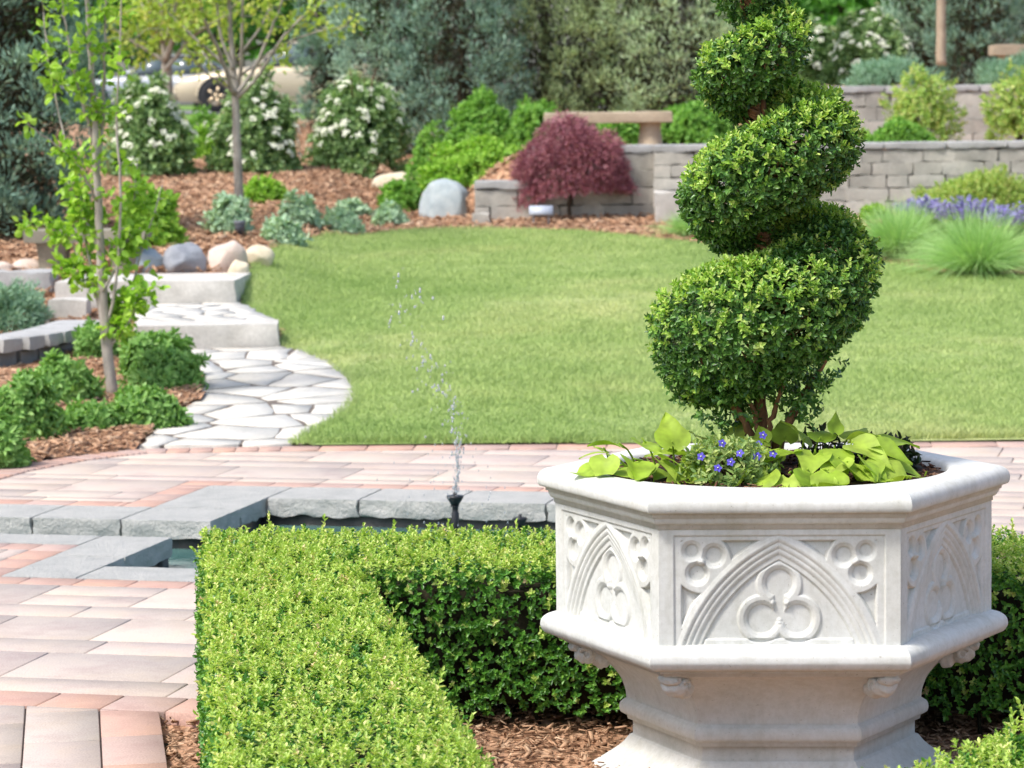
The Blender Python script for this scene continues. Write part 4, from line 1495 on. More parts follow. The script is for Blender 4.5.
# ================================================================== walls
def block_wall(name, label, a, b, zb, zt, course, Lr, thick, seed, capth=.075, cap=True, capL=.55, mat=None, amp=.010, over=.025):
    """dry-laid block wall from a to b (2-D, face towards the camera), with cap stones"""
    a = np.array(a, float); b = np.array(b, float)
    d = b - a; L = np.linalg.norm(d); d = d / L; n = np.array([-d[1], d[0]]); rz = math.atan2(d[1], d[0])
    r = random.Random(seed)
    t = thing(name, label, 'retaining wall', (0, 0, 0))
    mb = MB()
    top_ = zt - (capth if cap else 0)
    nc = max(1, round((top_ - zb) / course)); ch = (top_ - zb) / nc
    for c in range(nc):
        s = 0.0
        first = True
        while s < L - .02:
            l = r.uniform(*Lr) * (.5 if first and c % 2 else 1); first = False
            if s + l > L - .12: l = L - s
            q = a + d * (s + l / 2) + n * (thick / 2 + .012 * c + r.uniform(-.006, .006))
            rough_box(mb, (q[0], q[1], zb + c * ch), (l - .004, thick, ch - .003), amp, seed * 50 + c * 17 + int(s * 10), .07, rz, False, .008, nscale=.10)
            s += l
    mb.build('block_courses', mat or M['wall'], t)
    if cap:
        s = 0.0; mb = MB()
        while s < L - .02:
            l = capL * r.uniform(.9, 1.1)
            if s + l > L - .2: l = L - s
            q = a + d * (s + l / 2) + n * (thick / 2 + .012 * nc - .005)
            rough_box(mb, (q[0], q[1], top_ + .002), (l - .005, thick + 2 * over, capth), amp * .8, seed * 70 + int(s * 10), .06, rz, True, .014, nscale=.09)
            s += l
        mb.build('cap_stones', M['cap'], t)
    return t


Dw = 28.45
xa = at(654, 146, Dw); xb = at(1130, 143, Dw)
block_wall('retaining_wall', 'long grey block retaining wall with capstones behind the salvia and grasses', (xa[0], Dw), (xb[0], Dw - .15), .38, 1.285, .125, (.20, .42), .45, 3, capth=.065)
Dw2 = 28.72
xc = at(527, 148, Dw2); xd = at(656, 148, Dw2)
block_wall('retaining_wall', 'stepped grey block wall behind the red weeping maple, below the tan bench', (xc[0], Dw2), (xd[0], Dw2), .40, 1.285, .155, (.4, .8), .35, 7)
xe = at(474, 180, 28.5); xf = at(533, 180, 28.5)
block_wall('retaining_wall', 'low end piece of grey wall between the bluish boulder and the red maple', (xe[0], 28.5), (xf[0], 28.5), .40, .965, .16, (.3, .5), .4, 9)
for i, (x0, x1, yb, yt, lab) in enumerate([(655, 690, 222, 195, 'pale square block standing against the foot of the wall, right of the red maple'), (472, 490, 208, 200, 'small grey stone block on the mulch at the left end of the low wall')]):
    p = at((x0 + x1) / 2, yb, 28.2); q0 = at(x0, yb, 28.2); q1 = at(x1, yb, 28.2); h = (yb - yt) * 28.2 / FPX
    t = thing('stone_block', lab, 'stone block', (0, 0, 0))
    m_ = MB(); z0 = float(T(p[0], 28.2)) - .05
    rough_box(m_, (p[0], 28.25, z0), (q1[0] - q0[0], .3, h + .08), .014, 31 + i, .06, 0, False, .02)
    m_.build('block', M['step' if i == 0 else 'wall'], t)
Du = 33.0
xg = at(790, 91, Du); xh = at(1150, 91, Du)
block_wall('retaining_wall', 'upper grey terrace wall behind the golden round shrubs', (xg[0], Du), (xh[0], Du), 1.15, 1.835, .14, (.25, .45), .4, 13)

# curved low edging wall at left, with pale caps
t = thing('edging_wall', 'low curved grey edging wall with pale caps at the left by the leafy perennials', 'edging wall', (0, 0, 0))
cv = spline([at(-60, 372, 18.0)[:2].tolist() + [0], at(0, 358, 18.2)[:2].tolist() + [0], at(45, 346, 18.7)[:2].tolist() + [0], at(84, 331, 19.6)[:2].tolist() + [0]], 9)
mb = MB(); mc = MB()
for i in range(8):
    p, q = cv[i], cv[i + 1]; c = (p + q) / 2; d = q - p; L = np.linalg.norm(d[:2]); rz = math.atan2(d[1], d[0])
    zt = .335
    for k in range(2):
        rough_box(mb, (c[0], c[1], -.02 + k * .135), (L - .004, .22, .13), .008, 300 + i * 3 + k, .05, rz, False, .012)
    rough_box(mc, (c[0], c[1] - .0, .252), (L - .004, .34, .083), .008, 400 + i, .05, rz, True, .014)
mb.build('edging_blocks', M['edging'], t); mc.build('cap_stones', M['cap'], t)
t = thing('stone_block', 'square stone pier block under the left end of the upper step', 'stone block', (0, 0, 0))
p = at(69, 325, 20.9); m_ = MB(); rough_box(m_, (p[0], 20.95, p[2] - .12), (.27, .3, .30), .008, 71, .05, 0, False, .014); m_.build('block', M['step'], t)
t = thing('stone_block', 'rough flat stone slab at the far left below the grey bench', 'stone block', (0, 0, 0))
p = at(28, 288, 21.9); m_ = MB(); rough_box(m_, (p[0] - .12, 22.0, p[2] - .05), (.62, .35, .17), .012, 72, .05, 0, False, .016)
rough_box(m_, (p[0] - .12, 22.05, p[2] - .20), (.54, .3, .15), .010, 73, .05, 0, False, .016)
m_.build('slabs', M['cap'], t)


# ================================================================== benches
def bench(label, x0, x1, D, ytop, yslab, yleg, legs, mat, depth=.42, legw=.26, round_=False):
    p0 = at(x0, ytop, D); p1 = at(x1, ytop, D); zt = p0[2] * .5 + p1[2] * .5; zs = at((x0 + x1) / 2, yslab, D)[2]; zl = at((x0 + x1) / 2, yleg, D)[2] - .05
    L = p1[0] - p0[0]; cx = (p0[0] + p1[0]) / 2
    t = thing('stone_bench', label, 'stone bench', (cx, D + depth / 2, zl))
    m_ = MB(); rough_box(m_, (0, 0, zs - zl), (L, depth, zt - zs), .005, 5, .06, 0, False, .02); m_.build('seat', mat, t, False)
    for f in legs:
        m_ = MB()
        if round_:
            pr = [(.0, 0), (.17, 0), (.165, .03), (.14, .09), (.12, .22), (.125, .33), (.145, .37), (.145, zs - zl), (0, zs - zl)]
            pr = [(r_, z_ * (zs - zl) / pr[-1][1]) for r_, z_ in pr]
            V, F = lathe(pr, 20); V = V * np.array([.9, 1.1, 1]) + [f * L / 2, 0, 0]; m_.add(V, F)
            m_.build('leg', mat, t, True)
        else:
            V = []
            for s_, z_ in ((1.0, 0), (1.0, .03), (.82, .09), (.78, .5), (.86, .85), (.95, 1)):
                z_ = z_ * (zs - zl - .002)
                V += [(f * L / 2 + sx * legw / 2 * s_, sy * depth * .42 * s_, z_) for sx, sy in ((-1, -1), (1, -1), (1, 1), (-1, 1))]
            i_, k_ = np.meshgrid(np.arange(5), np.arange(4), indexing='ij'); k2 = (k_ + 1) % 4
            m_.add(V, np.stack([i_ * 4 + k_, i_ * 4 + k2, (i_ + 1) * 4 + k2, (i_ + 1) * 4 + k_], -1).reshape(-1, 4))
            m_.build('leg', mat, t)
    return t


bench('weathered grey stone bench behind the slim leafy tree, by the boulders', 22, 146, 22.4, 230, 243, 283, (-.56, .60), M['benchgrey'], .4, .24)
bench('tan stone bench on the terrace above the red weeping maple', 544, 673, 30.2, 112, 123, 148, (-.66, .66), M['bench'], .42, .2, True)
bench('tan stone bench at the upper right edge among the conifers', 993, 1075, 37, 44, 55, 70, (-.6, .6), M['bench'], .42, .2, True)


# ================================================================== boulders
def boulder(label, x0, x1, yt, yb, cols, seed, D=None, group=None, flat=1.0, depth=.8):
    b = gt((x0 + x1) / 2, yb) if D is None else at((x0 + x1) / 2, yb, D)
    w = (x1 - x0) * b[1] / FPX; h = (yb - yt) * b[1] / FPX
    t = stonemat('boulder_stone', cols, 7, .85, .5, 45, stain=.15, coord='obj')
    V, F = ICO4
    V = V.copy()
    r = np.random.default_rng(seed)
    for _ in range(9):       # planar cuts give flat faces
        nn = nrm(r.normal(0, 1, 3)); d_ = V @ nn; lim = r.uniform(.66, .9)
        V = V - np.outer(np.maximum(d_ - lim, 0) * .85, nn)
    V = V * (1 + .05 * sines(V, .7, seed) + .02 * sines(V, .2, seed + 1))[:, None]
    V = V * np.array([w / 2, w / 2 * depth, h * .62]) / np.array([np.ptp(V[:, 0]) / 2, np.ptp(V[:, 1]) / 2, np.ptp(V[:, 2]) / 2])
    V[:, 2] += h - V[:, 2].max()
    m_ = MB(); m_.add(V, F)
    o = m_.build('boulder', t, None, True)
    o.location = (b[0], b[1] + w * .3, b[2])
    tag(o, label, 'boulder', group)
    return o


GB = 'boulders in a row behind the upper step'
gr = [lin(112, 116, 124), lin(140, 144, 150), lin(158, 160, 164)]
pk = [lin(186, 168, 156), lin(204, 186, 172), lin(212, 198, 184)]
tn = [lin(190, 176, 148), lin(208, 196, 170), lin(216, 206, 184)]
bl = [lin(136, 148, 152), lin(160, 170, 172), lin(178, 184, 182)]
boulder('dark grey boulder in the row behind the upper step, left of the pinkish one', 162, 207, 243, 276, gr, 2, 22.45, GB)
boulder('bluish grey boulder half hidden behind the slim leafy tree beside the bench', 122, 165, 247, 277, bl, 3, 22.5, GB)
boulder('pinkish boulder right of the dark grey one in the row behind the step', 204, 245, 241, 274, pk, 4, 22.5, GB)
boulder('tan boulder at the right end of the row, touching the lawn', 243, 275, 245, 270, tn, 5, 22.9, GB)
boulder('small pale stone in front of the tan boulder at the lawn edge', 227, 249, 260, 277, tn, 6, 22.2, GB)
boulder('flat cream stone lying on the right end of the upper step', 214, 240, 274, 286, tn, 7, 21.7, GB, depth=.7)
boulder('low pink boulder in front of the left bench leg', 10, 42, 259, 274, pk, 8, 22.6, GB)
boulder('low pale boulder cut by the left edge of the picture', -18, 14, 262, 277, pk, 9, 22.5, GB)
boulder('smooth tan boulder on the mulch behind the small bright green shrub', 371, 424, 172, 194, tn, 10)
boulder('angular bluish grey boulder on the mulch left of the low wall end', 418, 474, 179, 224, bl, 15, 28.9)

# ================================================================== small fixtures
g_ = gt(240, 238)
t = thing('garden_light', 'small dark grey garden light standing in front of the slim grey trunk', 'garden light', tuple(g_))
m_ = MB(); m_.add(*lathe([(0, -.03), (.02, -.03), (.02, .05), (.042, .055), (.045, .13), (.04, .135), (0, .14)], 14)); m_.build('housing', plain('dark_grey_metal', lin(86, 90, 98), .5), t, True)
m_ = MB(); m_.add(*lathe([(.047, .118), (.05, .122), (.05, .142), (.047, .146), (0, .147)], 14)); m_.build('cap', plain('grey_metal', lin(110, 114, 120), .45), t, True)
p = at(541, 213, 27.9); z_ = float(T(p[0], 27.9)) + .02
t = thing('plant_marker', 'small white plaque on a short stake under the left side of the red maple', 'plant marker', (p[0], 27.9, z_))
m_ = MB(); V, F = boxVF(-.11, .11, -.010, .010, 0, .10); c_, s_ = math.cos(R(-40)), math.sin(R(-40)); V = np.c_[V[:, 0], V[:, 1] * c_ - V[:, 2] * s_ - .05, V[:, 1] * s_ + V[:, 2] * c_ + .09]
m_.add(V, F); m_.build('plaque', plain('white_plate', lin(172, 178, 188), .4), t)
for x_ in (-.07, .07):
    m_ = MB(); m_.add(*tube([(x_, 0, -.05), (x_, -.01, .12)], .010, 6)); m_.build('stake', plain('stake_metal', lin(150, 150, 150), .5), t)


# ================================================================== shrubs and perennials
def mpx(name, label, cat, x0, x1, yt, yb, mat, seed, n=600, L=.06, W=.035, D=None, ry=None, **kw):
    xm = (x0 + x1) / 2
    b = gt(xm, yb) if D is None else at(xm, yb, D)
    if D is not None: b[2] = min(b[2], float(T(b[0], D)) + .0)
    rx = (x1 - x0) / 2 * b[1] / FPX
    zt = at(xm, yt, b[1])[2]
    b = b - np.array([0, 0, .02])
    return mound(name, label, cat, tuple(b), rx, ry or rx * .85, zt - b[2], mat, M['twig'], n=n, L=L, W=W, seed=seed, **kw)


GP = 'leafy perennials around the slim tree'
pk_ = dict(L=.062, W=.026, nl=8, slen=.045, depth=.34, k=26, sharp=.05, inner=.35, upward=.2, lo=40, hi=88)
for i, (x0, x1, yt, yb, lab) in enumerate([
        (118, 196, 325, 380, 'upper green perennial mound right of the slim tree trunk'),
        (126, 208, 346, 390, 'wide green perennial mound spilling towards the flagstone path'),
        (112, 186, 383, 428, 'green perennial mound in front of the slim tree trunk on its right'),
        (26, 100, 352, 406, 'green perennial mound below the curved edging wall'),
        (-12, 62, 378, 444, 'large green perennial mound left of the slim tree, near the picture edge'),
        (60, 116, 407, 434, 'low spreading green perennial in front of the slim tree on its left'),
        (-30, 26, 416, 468, 'green perennial mound at the left picture edge beside the patio'),
        (78, 114, 322, 362, 'small light green perennial behind the slim trunk at the end of the edging wall')]):
    mpx('perennial_mound', lab, 'perennial plant', x0, x1, yt, yb, M['peren'], 500 + i, n=420 if x1 - x0 > 60 else 260, group=GP, **pk_)
# ground juniper behind the edging wall
mpx('ground_juniper', 'blue green creeping juniper behind the curved edging wall', 'juniper', -50, 52, 283, 340, M['juniper'], 520, n=900, L=.06, W=.014, nl=8, slen=.09, depth=.4, k=24, sharp=.05, lo=15, hi=45, ry=.5, D=20.3)

GS = 'grey green perennials on the mulch slope'
sk = dict(L=.085, W=.04, nl=6, slen=.04, depth=.4, k=18, sharp=.06, inner=.5, lo=30, hi=80)
for i, (x0, x1, yt, yb, lab) in enumerate([(207, 254, 194, 235, 'tallest grey green perennial at the foot of the slim grey trunk'), (263, 303, 212, 244, 'grey green perennial clump right of the small garden light'),
                                           (278, 320, 196, 225, 'grey green perennial behind, midway between trunk and boulders'), (322, 362, 206, 233, 'low grey green perennial near the top of the lawn'),
                                           (340, 368, 203, 217, 'smallest grey green tuft behind the low one near the lawn'), (374, 406, 206, 226, 'grey green perennial in front of the small bright shrub')]):
    mpx('grey_perennial', lab, 'perennial plant', x0, x1, yt, yb, M['sage'], 540 + i, n=170, group=GS, **sk)

bk = dict(L=.07, W=.04, nl=6, slen=.06, depth=.28, k=22, sharp=.06)
mpx('green_shrub', 'bright green rounded shrub behind the grey bench at left', 'shrub', 118, 178, 184, 236, M['lime'], 560, n=420, D=24.6, **bk)
mpx('green_shrub', 'small bright green shrub on the mulch right of the slim grey trunk', 'shrub', 245, 284, 180, 203, M['lime'], 561, n=200, **bk)
mpx('green_shrub', 'small bright green shrub in front of the smooth tan boulder', 'shrub', 381, 424, 180, 212, M['bright'], 562, n=260, **bk)
mpx('green_shrub', 'dense green shrub under the conifers, left of the tan bench', 'shrub', 440, 524, 93, 150, M['bright'], 563, n=900, D=32.6, **bk)
mpx('green_shrub', 'green shrub behind the left end of the tan bench', 'shrub', 510, 566, 95, 150, M['bright'], 570, n=500, D=32.2, **bk)
mpx('green_shrub', 'wide lime green shrub above the low wall end', 'shrub', 424, 552, 137, 186, M['lime'], 564, n=1300, ry=.42, D=29.75, **bk)
mpx('green_shrub', 'small green shrub left of the wide lime one, by the white flowers', 'shrub', 410, 446, 121, 156, M['bright'], 565, n=250, D=31.6, **bk)
mpx('green_shrub', 'green shrub behind the right half of the tan bench', 'shrub', 640, 745, 96, 150, M['bright'], 566, n=1100, D=31.6, **bk)
mpx('green_shrub', 'green shrub seen beneath the seat of the tan bench', 'shrub', 590, 650, 108, 150, M['bright'], 571, n=500, D=31.9, **bk)
mpx('green_shrub', 'low bright green shrub on the right wall beside the golden shrub', 'shrub', 868, 934, 122, 147, M['bright'], 567, n=500, D=29.6, **bk)
mpx('green_shrub', 'patch of low bright green shrub partly hidden by the topiary, on the wall', 'shrub', 826, 880, 134, 147, M['lime'], 568, n=300, D=29.8, **bk)
mpx('green_shrub', 'small round green shrub in front of the gold car', 'shrub', 188, 216, 108, 134, M['bright'], 569, n=200, D=38, **bk)
mpx('green_shrub', 'lime shrub low between the two left white-flowered bushes', 'shrub', 180, 222, 130, 158, M['lime'], 572, n=260, D=35, **bk)
yk = dict(L=.055, W=.03, nl=6, slen=.07, depth=.30, k=26, sharp=.06, inner=.75, cut=-.55)
GY = 'golden round shrubs between the two terrace walls'
mpx('golden_shrub', 'golden green round shrub on the terrace, right of the topiary', 'shrub', 884, 962, 66, 146, M['yellow'], 580, n=620, D=30.6, group=GY, **yk)
mpx('golden_shrub', 'golden green round shrub cut by the right picture edge', 'shrub', 981, 1060, 64, 146, M['yellow'], 581, n=620, D=30.7, group=GY, **yk)
mpx('spreading_shrub', 'low yellow green spreading shrub at the foot of the right wall', 'shrub', 912, 1056, 168, 214, M['yellow'], 582, n=1400, D=27.9, L=.05, W=.02, nl=8, slen=.08, depth=.3, k=26, sharp=.05, lo=15, hi=50, ry=.5)
mpx('spreading_shrub', 'small yellow green plant left of the purple salvias by the wall', 'shrub', 858, 890, 203, 240, M['lime'], 583, n=240, D=27.9, **bk)
jk = dict(L=.06, W=.014, nl=8, slen=.10, depth=.35, k=24, sharp=.05, lo=15, hi=45)
mpx('low_juniper', 'low blue green juniper on top of the upper terrace wall', 'juniper', 838, 940, 60, 92, M['juniper'], 590, n=1100, D=34.2, **jk)
mpx('low_juniper', 'low blue green juniper at the upper right below the tan bench', 'juniper', 972, 1070, 57, 86, M['juniper'], 591, n=900, D=34.3, **jk)

# white flowered viburnums
GV = 'white-flowered bushes'
vk = dict(L=.085, W=.05, nl=6, slen=.10, depth=.38, k=30, sharp=.04, inner=.55, cut=-.45, cone=.42)
mpx('viburnum', 'large white-flowered bush in front of the dark conifer, right of the slim grey trunk', 'flowering shrub', 310, 404, 54, 178, M['vib'], 600, n=1300, D=33.5, flowers=(110, .046, M['white_fl']), group=GV, **vk)
mpx('viburnum', 'white-flowered bush behind the slim grey trunk, hiding the gold car door', 'flowering shrub', 214, 304, 74, 186, M['vib'], 601, n=1200, D=32.8, flowers=(105, .044, M['white_fl']), group=GV, **vk)
mpx('viburnum', 'white-flowered bush behind the slim leafy tree at left', 'flowering shrub', 106, 194, 70, 186, M['vib'], 602, n=1200, D=32.5, flowers=(100, .044, M['white_fl']), group=GV, **vk)
mpx('viburnum', 'white-flowered bush at the upper right beyond the spiral topiary', 'flowering shrub', 826, 912, 4, 82, M['vib'], 603, n=1000, D=38, flowers=(85, .05, M['white_fl']), group=GV, **vk)
mpx('viburnum', 'pale flowering bush glimpsed just right of the topiary tip', 'flowering shrub', 800, 840, 14, 84, M['vib'], 604, n=500, D=39, flowers=(45, .06, M['white_fl']), group=GV, **vk)


# ornamental grasses
def grass_clump(label, x0, x1, yt, yb, D, n, mat, seed, group=None, w=.007):
    xm = (x0 + x1) / 2
    b = at(xm, yb, D); b[2] = float(T(b[0], D))
    rx = (x1 - x0) / 2 * D / FPX; h = (at(xm, yt, D)[2] - b[2])
    t = thing('fountain_grass', label, 'ornamental grass', tuple(b), group)
    a = rng.uniform(0, 6.28, n); rr_ = rng.random(n) ** .6
    P = np.stack([np.cos(a) * rr_ * rx * .28, np.sin(a) * rr_ * rx * .28, np.zeros(n)], 1)
    out = np.stack([np.cos(a), np.sin(a), 0 * a], 1)
    lean = rng.uniform(.05, 1.0, n)
    A = nrm(out * (lean * .75)[:, None] + [0, 0, 1] + rng.normal(0, .12, (n, 3)))
    L = h * rng.uniform(.75, 1.2, n)
    bend = out * (lean * .75)[:, None] - np.array([0, 0, 1]) * (lean * rng.uniform(.5, 1.0, n))[:, None]
    mb = MB(); mb.add(*blades(P, A, L, w, bend, 5)); mb.build('blades', mat, t)
    return t


GF = 'fountain grasses in front of the right wall'
grass_clump('mounded fountain grass nearest the lawn, right of the topiary', 930, 1026, 206, 281, 22.9, 3000, M['fgrass'], 1, GF)
grass_clump('fountain grass clump between the topiary and the nearest mounded one', 858, 940, 197, 266, 24.4, 2600, M['fgrass'], 2, GF)
grass_clump('short blue green grass tuft at the wall foot, left of the topiary', 664, 712, 206, 245, 26.6, 800, M['fgrass'], 3, GF)
g_ = gp(1075, 560)
t = thing('fountain_grass', 'thin arching grass blades reaching in over the patio at the right edge', 'ornamental grass', (g_[0], 9.6, .0))
n_ = 90
P = rng.normal(0, .05, (n_, 3)) * [1, 1, 0]
a_ = rng.uniform(0, 6.28, n_); out = np.stack([np.cos(a_), np.sin(a_), 0 * a_], 1)
ln = rng.uniform(.3, 1.2, n_)
mb = MB(); mb.add(*blades(P, nrm(out * ln[:, None] + [0, 0, 1.0]), rng.uniform(.4, .75, n_), .0045, out * (ln * .5)[:, None] - np.array([0, 0, .5]) * ln[:, None], 6)); mb.build('blades', M['fgrass'], t)


def salvia(label, x0, x1, yt, yb, D, n, seed):
    xm = (x0 + x1) / 2
    b = at(xm, yb, D); b[2] = float(T(b[0], D))
    rx = (x1 - x0) / 2 * D / FPX; h = at(xm, yt, D)[2] - b[2]
    t = thing('salvia', label, 'flowering plant', tuple(b), 'purple salvias by the right wall')
    P, N = crown_points(int(n * 6), rx * .95, rx * .7, h * .62, seed, 0, .3, .6)
    mb = MB(); mb.add(*shoots(P, nrm(N + [0, 0, .6]), 6, .06, .022, .05, 25, 75)); mb.build('foliage', M['peren'], t)
    fl = MB(); st = MB()
    for i in range(n):
        a = rng.uniform(0, 6.28); q = rng.random() ** .55
        base = np.array([math.cos(a) * rx * q * .8, math.sin(a) * rx * .6 * q, h * .35])
        tip = base + np.array([math.cos(a) * q * rx * .35 + rng.normal(0, .02), math.sin(a) * q * .1, h * rng.uniform(.45, .68) * (1 - .25 * q * q)])
        st.add(*tube([base, (base + tip) / 2, tip], [.004, .003, .002], 4))
        m = 26
        f = rng.uniform(.42, 1.0, m)[:, None]
        PP = base + (tip - base) * f
        aa = rng.uniform(0, 6.28, m); AA = np.stack([np.cos(aa), np.sin(aa), rng.uniform(.2, .9, m)], 1)
        fl.add(*leaves(PP, AA, np.tile([0, 0, 1.], (m, 1)) + rng.normal(0, .3, (m, 3)), .026, .018, .2, .2))
    st.build('stems', M['peren'], t); o_ = fl.build('flower_spikes', M['purple'], t); o_['kind'] = 'stuff'


salvia('purple salvia between the left fountain grass and the wall', 898, 950, 195, 240, 25.8, 60, 611)
salvia('purple salvia in the middle, behind the nearest fountain grass', 938, 996, 196, 240, 25.4, 80, 612)
salvia('purple salvia at the right picture edge beside the nearest fountain grass', 984, 1054, 203, 250, 25.0, 85, 613)

# ================================================================== red weeping maple
b = gt(571, 219)
t = thing('weeping_maple', 'dark red cut-leaf weeping maple with a domed crown in front of the grey wall', 'tree', tuple(b))
mb = MB()
kk = b[1] / FPX
def mp(px_, py_, y=0): return ((px_ - 571) * kk, y, (219 - py_) * kk)
lines = [([(571, 222), (569, 205), (572, 190), (574, 160), (572, 135)], .022, .008)]
for (ex, ey, yy_) in [(520, 170, -.1), (540, 140, .1), (560, 122, -.15), (600, 128, .1), (622, 150, -.1), (628, 175, .05), (590, 150, -.3), (555, 155, -.3), (575, 140, .3), (530, 190, -.15), (610, 180, -.2)]:
    lines.append(([(571, 200 - rng.uniform(0, 15)), ((571 + ex) / 2, (190 + ey) / 2 - 12), (ex, ey)], .010, .003))
for i, (pts, a_, c_) in enumerate(lines):
    yy_ = 0 if i == 0 else [(-.1), .1, -.15, .1, -.1, .05, -.3, -.3, .3, -.15, -.2][i - 1]
    w = spline([mp(p_[0], p_[1], yy_ * (k_ / max(1, len(pts) - 1))) for k_, p_ in enumerate(pts)], 12); mb.add(*tube(w, np.linspace(a_, c_, 12), 6))
mb.build('trunk', M['bark_dark'], t, True)
mb = MB()
D_ = nrm(rng.normal(0, 1, (9000, 3))); D_ = D_[D_[:, 2] > -.12][:3100]
f = lumpy(77, 40, .20, .05)(D_)
rr_ = 1 - .42 * rng.random(len(D_)) ** 1.6
P = D_ * np.array([62 * kk, .52, 72 * kk]) * (f * rr_)[:, None]
P[:, 2] += (219 - 184) * kk
# skirt hangs lower on the left
P[:, 2] -= np.clip(-P[:, 0] / (62 * kk), 0, 1) ** 2 * 24 * kk
P[:, 0] += np.clip((P[:, 0] / (62 * kk)), -1, 1) * .02
low_ok = P[:, 2] > (219 - 207 + 14 * sm(-.2, .1, P[:, 0])) * kk
P = P[low_ok]; D_ = D_[low_ok]
A = nrm(D_ * [1, 1, .3] + np.array([0, 0, -.75]) + rng.normal(0, .3, D_.shape))
mb.add(*shoots(P, A, 8, .055, .010, .05, 15, 70))
mb.build('foliage', M['maple'], t)


# ================================================================== conifers
def conifer(label, xc, hw, D, h, mat, seed, yb=None, taper=.55, nclump=330, per=42, cat='conifer tree', group=None, shape='col'):
    p = at(xc, 100, D)
    b = np.array([p[0], D, float(T(p[0], D)) - .03])
    rx = hw * D / FPX
    t = thing('conifer', label, cat, tuple(b), group)
    r = np.random.default_rng(seed)
    z = r.random(nclump) ** .95
    if shape == 'col': prof = np.minimum(1, .62 + z * 1.7) * (1 - np.clip((z - taper) / (1 - taper), 0, 1) ** 1.5 * .85)
    else: prof = np.sin(PI * np.clip(z * .8 + .2, 0, 1)) ** .6
    a = r.uniform(0, 2 * PI, nclump)
    rad = rx * prof * (1 + r.normal(0, .12, nclump)) * (1 - .4 * (r.random(nclump) < .25))
    C = np.stack([np.cos(a) * rad, np.sin(a) * rad, .08 + z * h], 1)
    O = np.stack([np.cos(a), np.sin(a), np.full(nclump, .55)], 1)
    n = nclump * per
    ci = np.repeat(np.arange(nclump), per)
    sz = (.10 + .12 * r.random(nclump))[ci] * (rx / .75) ** .5
    q = nrm(rng.normal(0, 1, (n, 3)) + nrm(O)[ci] * 1.0)
    P = C[ci] + q * (sz * rng.random(n) ** .5)[:, None]
    A = nrm(q + [0, 0, .8] + rng.normal(0, .25, (n, 3)))
    mb = MB(); mb.add(*leaves(P, A, nrm(rng.normal(0, 1, (n, 3))), rng.uniform(.045, .095, n), rng.uniform(.010, .018, n), .2, .1))
    # older inner sprays fill the crown; dark colour also paints the gap shade
    m = n // 2
    zi = rng.random(m); ai = rng.uniform(0, 6.28, m); ri = rx * .75 * rng.random(m) ** .5 * (1 - np.clip((zi - taper) / (1 - taper), 0, 1) ** 1.5 * .85)
    P = np.stack([np.cos(ai) * ri, np.sin(ai) * ri, .05 + zi * h], 1)
    mb.add(*leaves(P, nrm(rng.normal(0, 1, (m, 3)) + [0, 0, .5]), nrm(rng.normal(0, 1, (m, 3))), rng.uniform(.06, .12, m), rng.uniform(.014, .024, m), .2, .1), mi=1)
    mb.build('crown', [mat, M['con_inner']], t)
    mb = MB(); mb.add(*tube([(0, 0, -.1), (.01, 0, h * .4), (0, .01, h * .85)], [.07, .05, .015], 8))
    for i in range(36):
        z_ = rng.uniform(.1, .85) * h; a_ = rng.uniform(0, 6.28); l = rx * rng.uniform(.5, .8)
        mb.add(*tube(spline([(0, 0, z_), (math.cos(a_) * l * .6, math.sin(a_) * l * .6, z_ + .08), (math.cos(a_) * l, math.sin(a_) * l, z_ + .22)], 5), [.014, .011, .009, .006, .003], 5))
    mb.build('trunk', M['bark_dark'], t, True)
    return t


GC = 'tall conifers screening the back of the garden'
conifer('big blue green conifer at the left picture edge', 2, 82, 25.5, 3.2, M['con_dark'], 701, nclump=520, per=46, group=GC)
conifer('narrow dark conifer beside the gold car, left end of the conifer row', 328, 26, 38.5, 3.3, M['con_dark'], 702, nclump=220, group=GC, taper=.8)
conifer('blue green conifer behind the large white-flowered bush', 392, 52, 37.5, 3.6, M['con_blue'], 703, nclump=380, group=GC)
conifer('dark blue green conifer above the dense green shrub', 462, 56, 37, 3.8, M['con_dark'], 704, nclump=420, group=GC)
conifer('olive conifer in the middle of the row behind the red maple', 545, 58, 37.5, 3.8, M['con_olive'], 705, nclump=420, group=GC)
conifer('olive green conifer above the tan bench', 610, 52, 37.2, 3.8, M['con_olive'], 706, nclump=400, group=GC)
conifer('pale sage conifer left of the spiral topiary', 672, 56, 36.8, 3.8, M['con_sage'], 707, nclump=420, group=GC)
conifer('pale sage conifer partly hidden behind the topiary tip', 735, 46, 37.2, 3.6, M['con_sage'], 708, nclump=380, group=GC)
conifer('blue green conifer at the upper right, left of the slender trunk', 925, 40, 41, 3.8, M['con_blue'], 709, nclump=360, group=GC)
conifer('dark conifer at the upper right, right of the slender trunk', 975, 42, 40, 3.8, M['con_dark'], 710, nclump=360, group=GC)
conifer('dark olive conifer at the upper right picture edge', 1040, 44, 40.5, 3.8, M['con_olive'], 711, nclump=360, group=GC)


# ================================================================== deciduous trees
def leafy_clusters(mb, centres, rad, n, L, W, mi=0):
    m = len(centres)
    ci = np.repeat(np.arange(m), n)
    q = nrm(rng.normal(0, 1, (m * n, 3)))
    P = centres[ci] + q * (rad * rng.random(m * n) ** .6)[:, None]
    A = nrm(q + [0, 0, .1] + rng.normal(0, .4, (m * n, 3)))
    N = nrm(rng.normal(0, .6, (m * n, 3)) + [0, 0, 1])
    mb.add(*leaves(P, A, N, L * rng.uniform(.7, 1.2, m * n), W * rng.uniform(.7, 1.2, m * n), .2, .2), mi=mi)


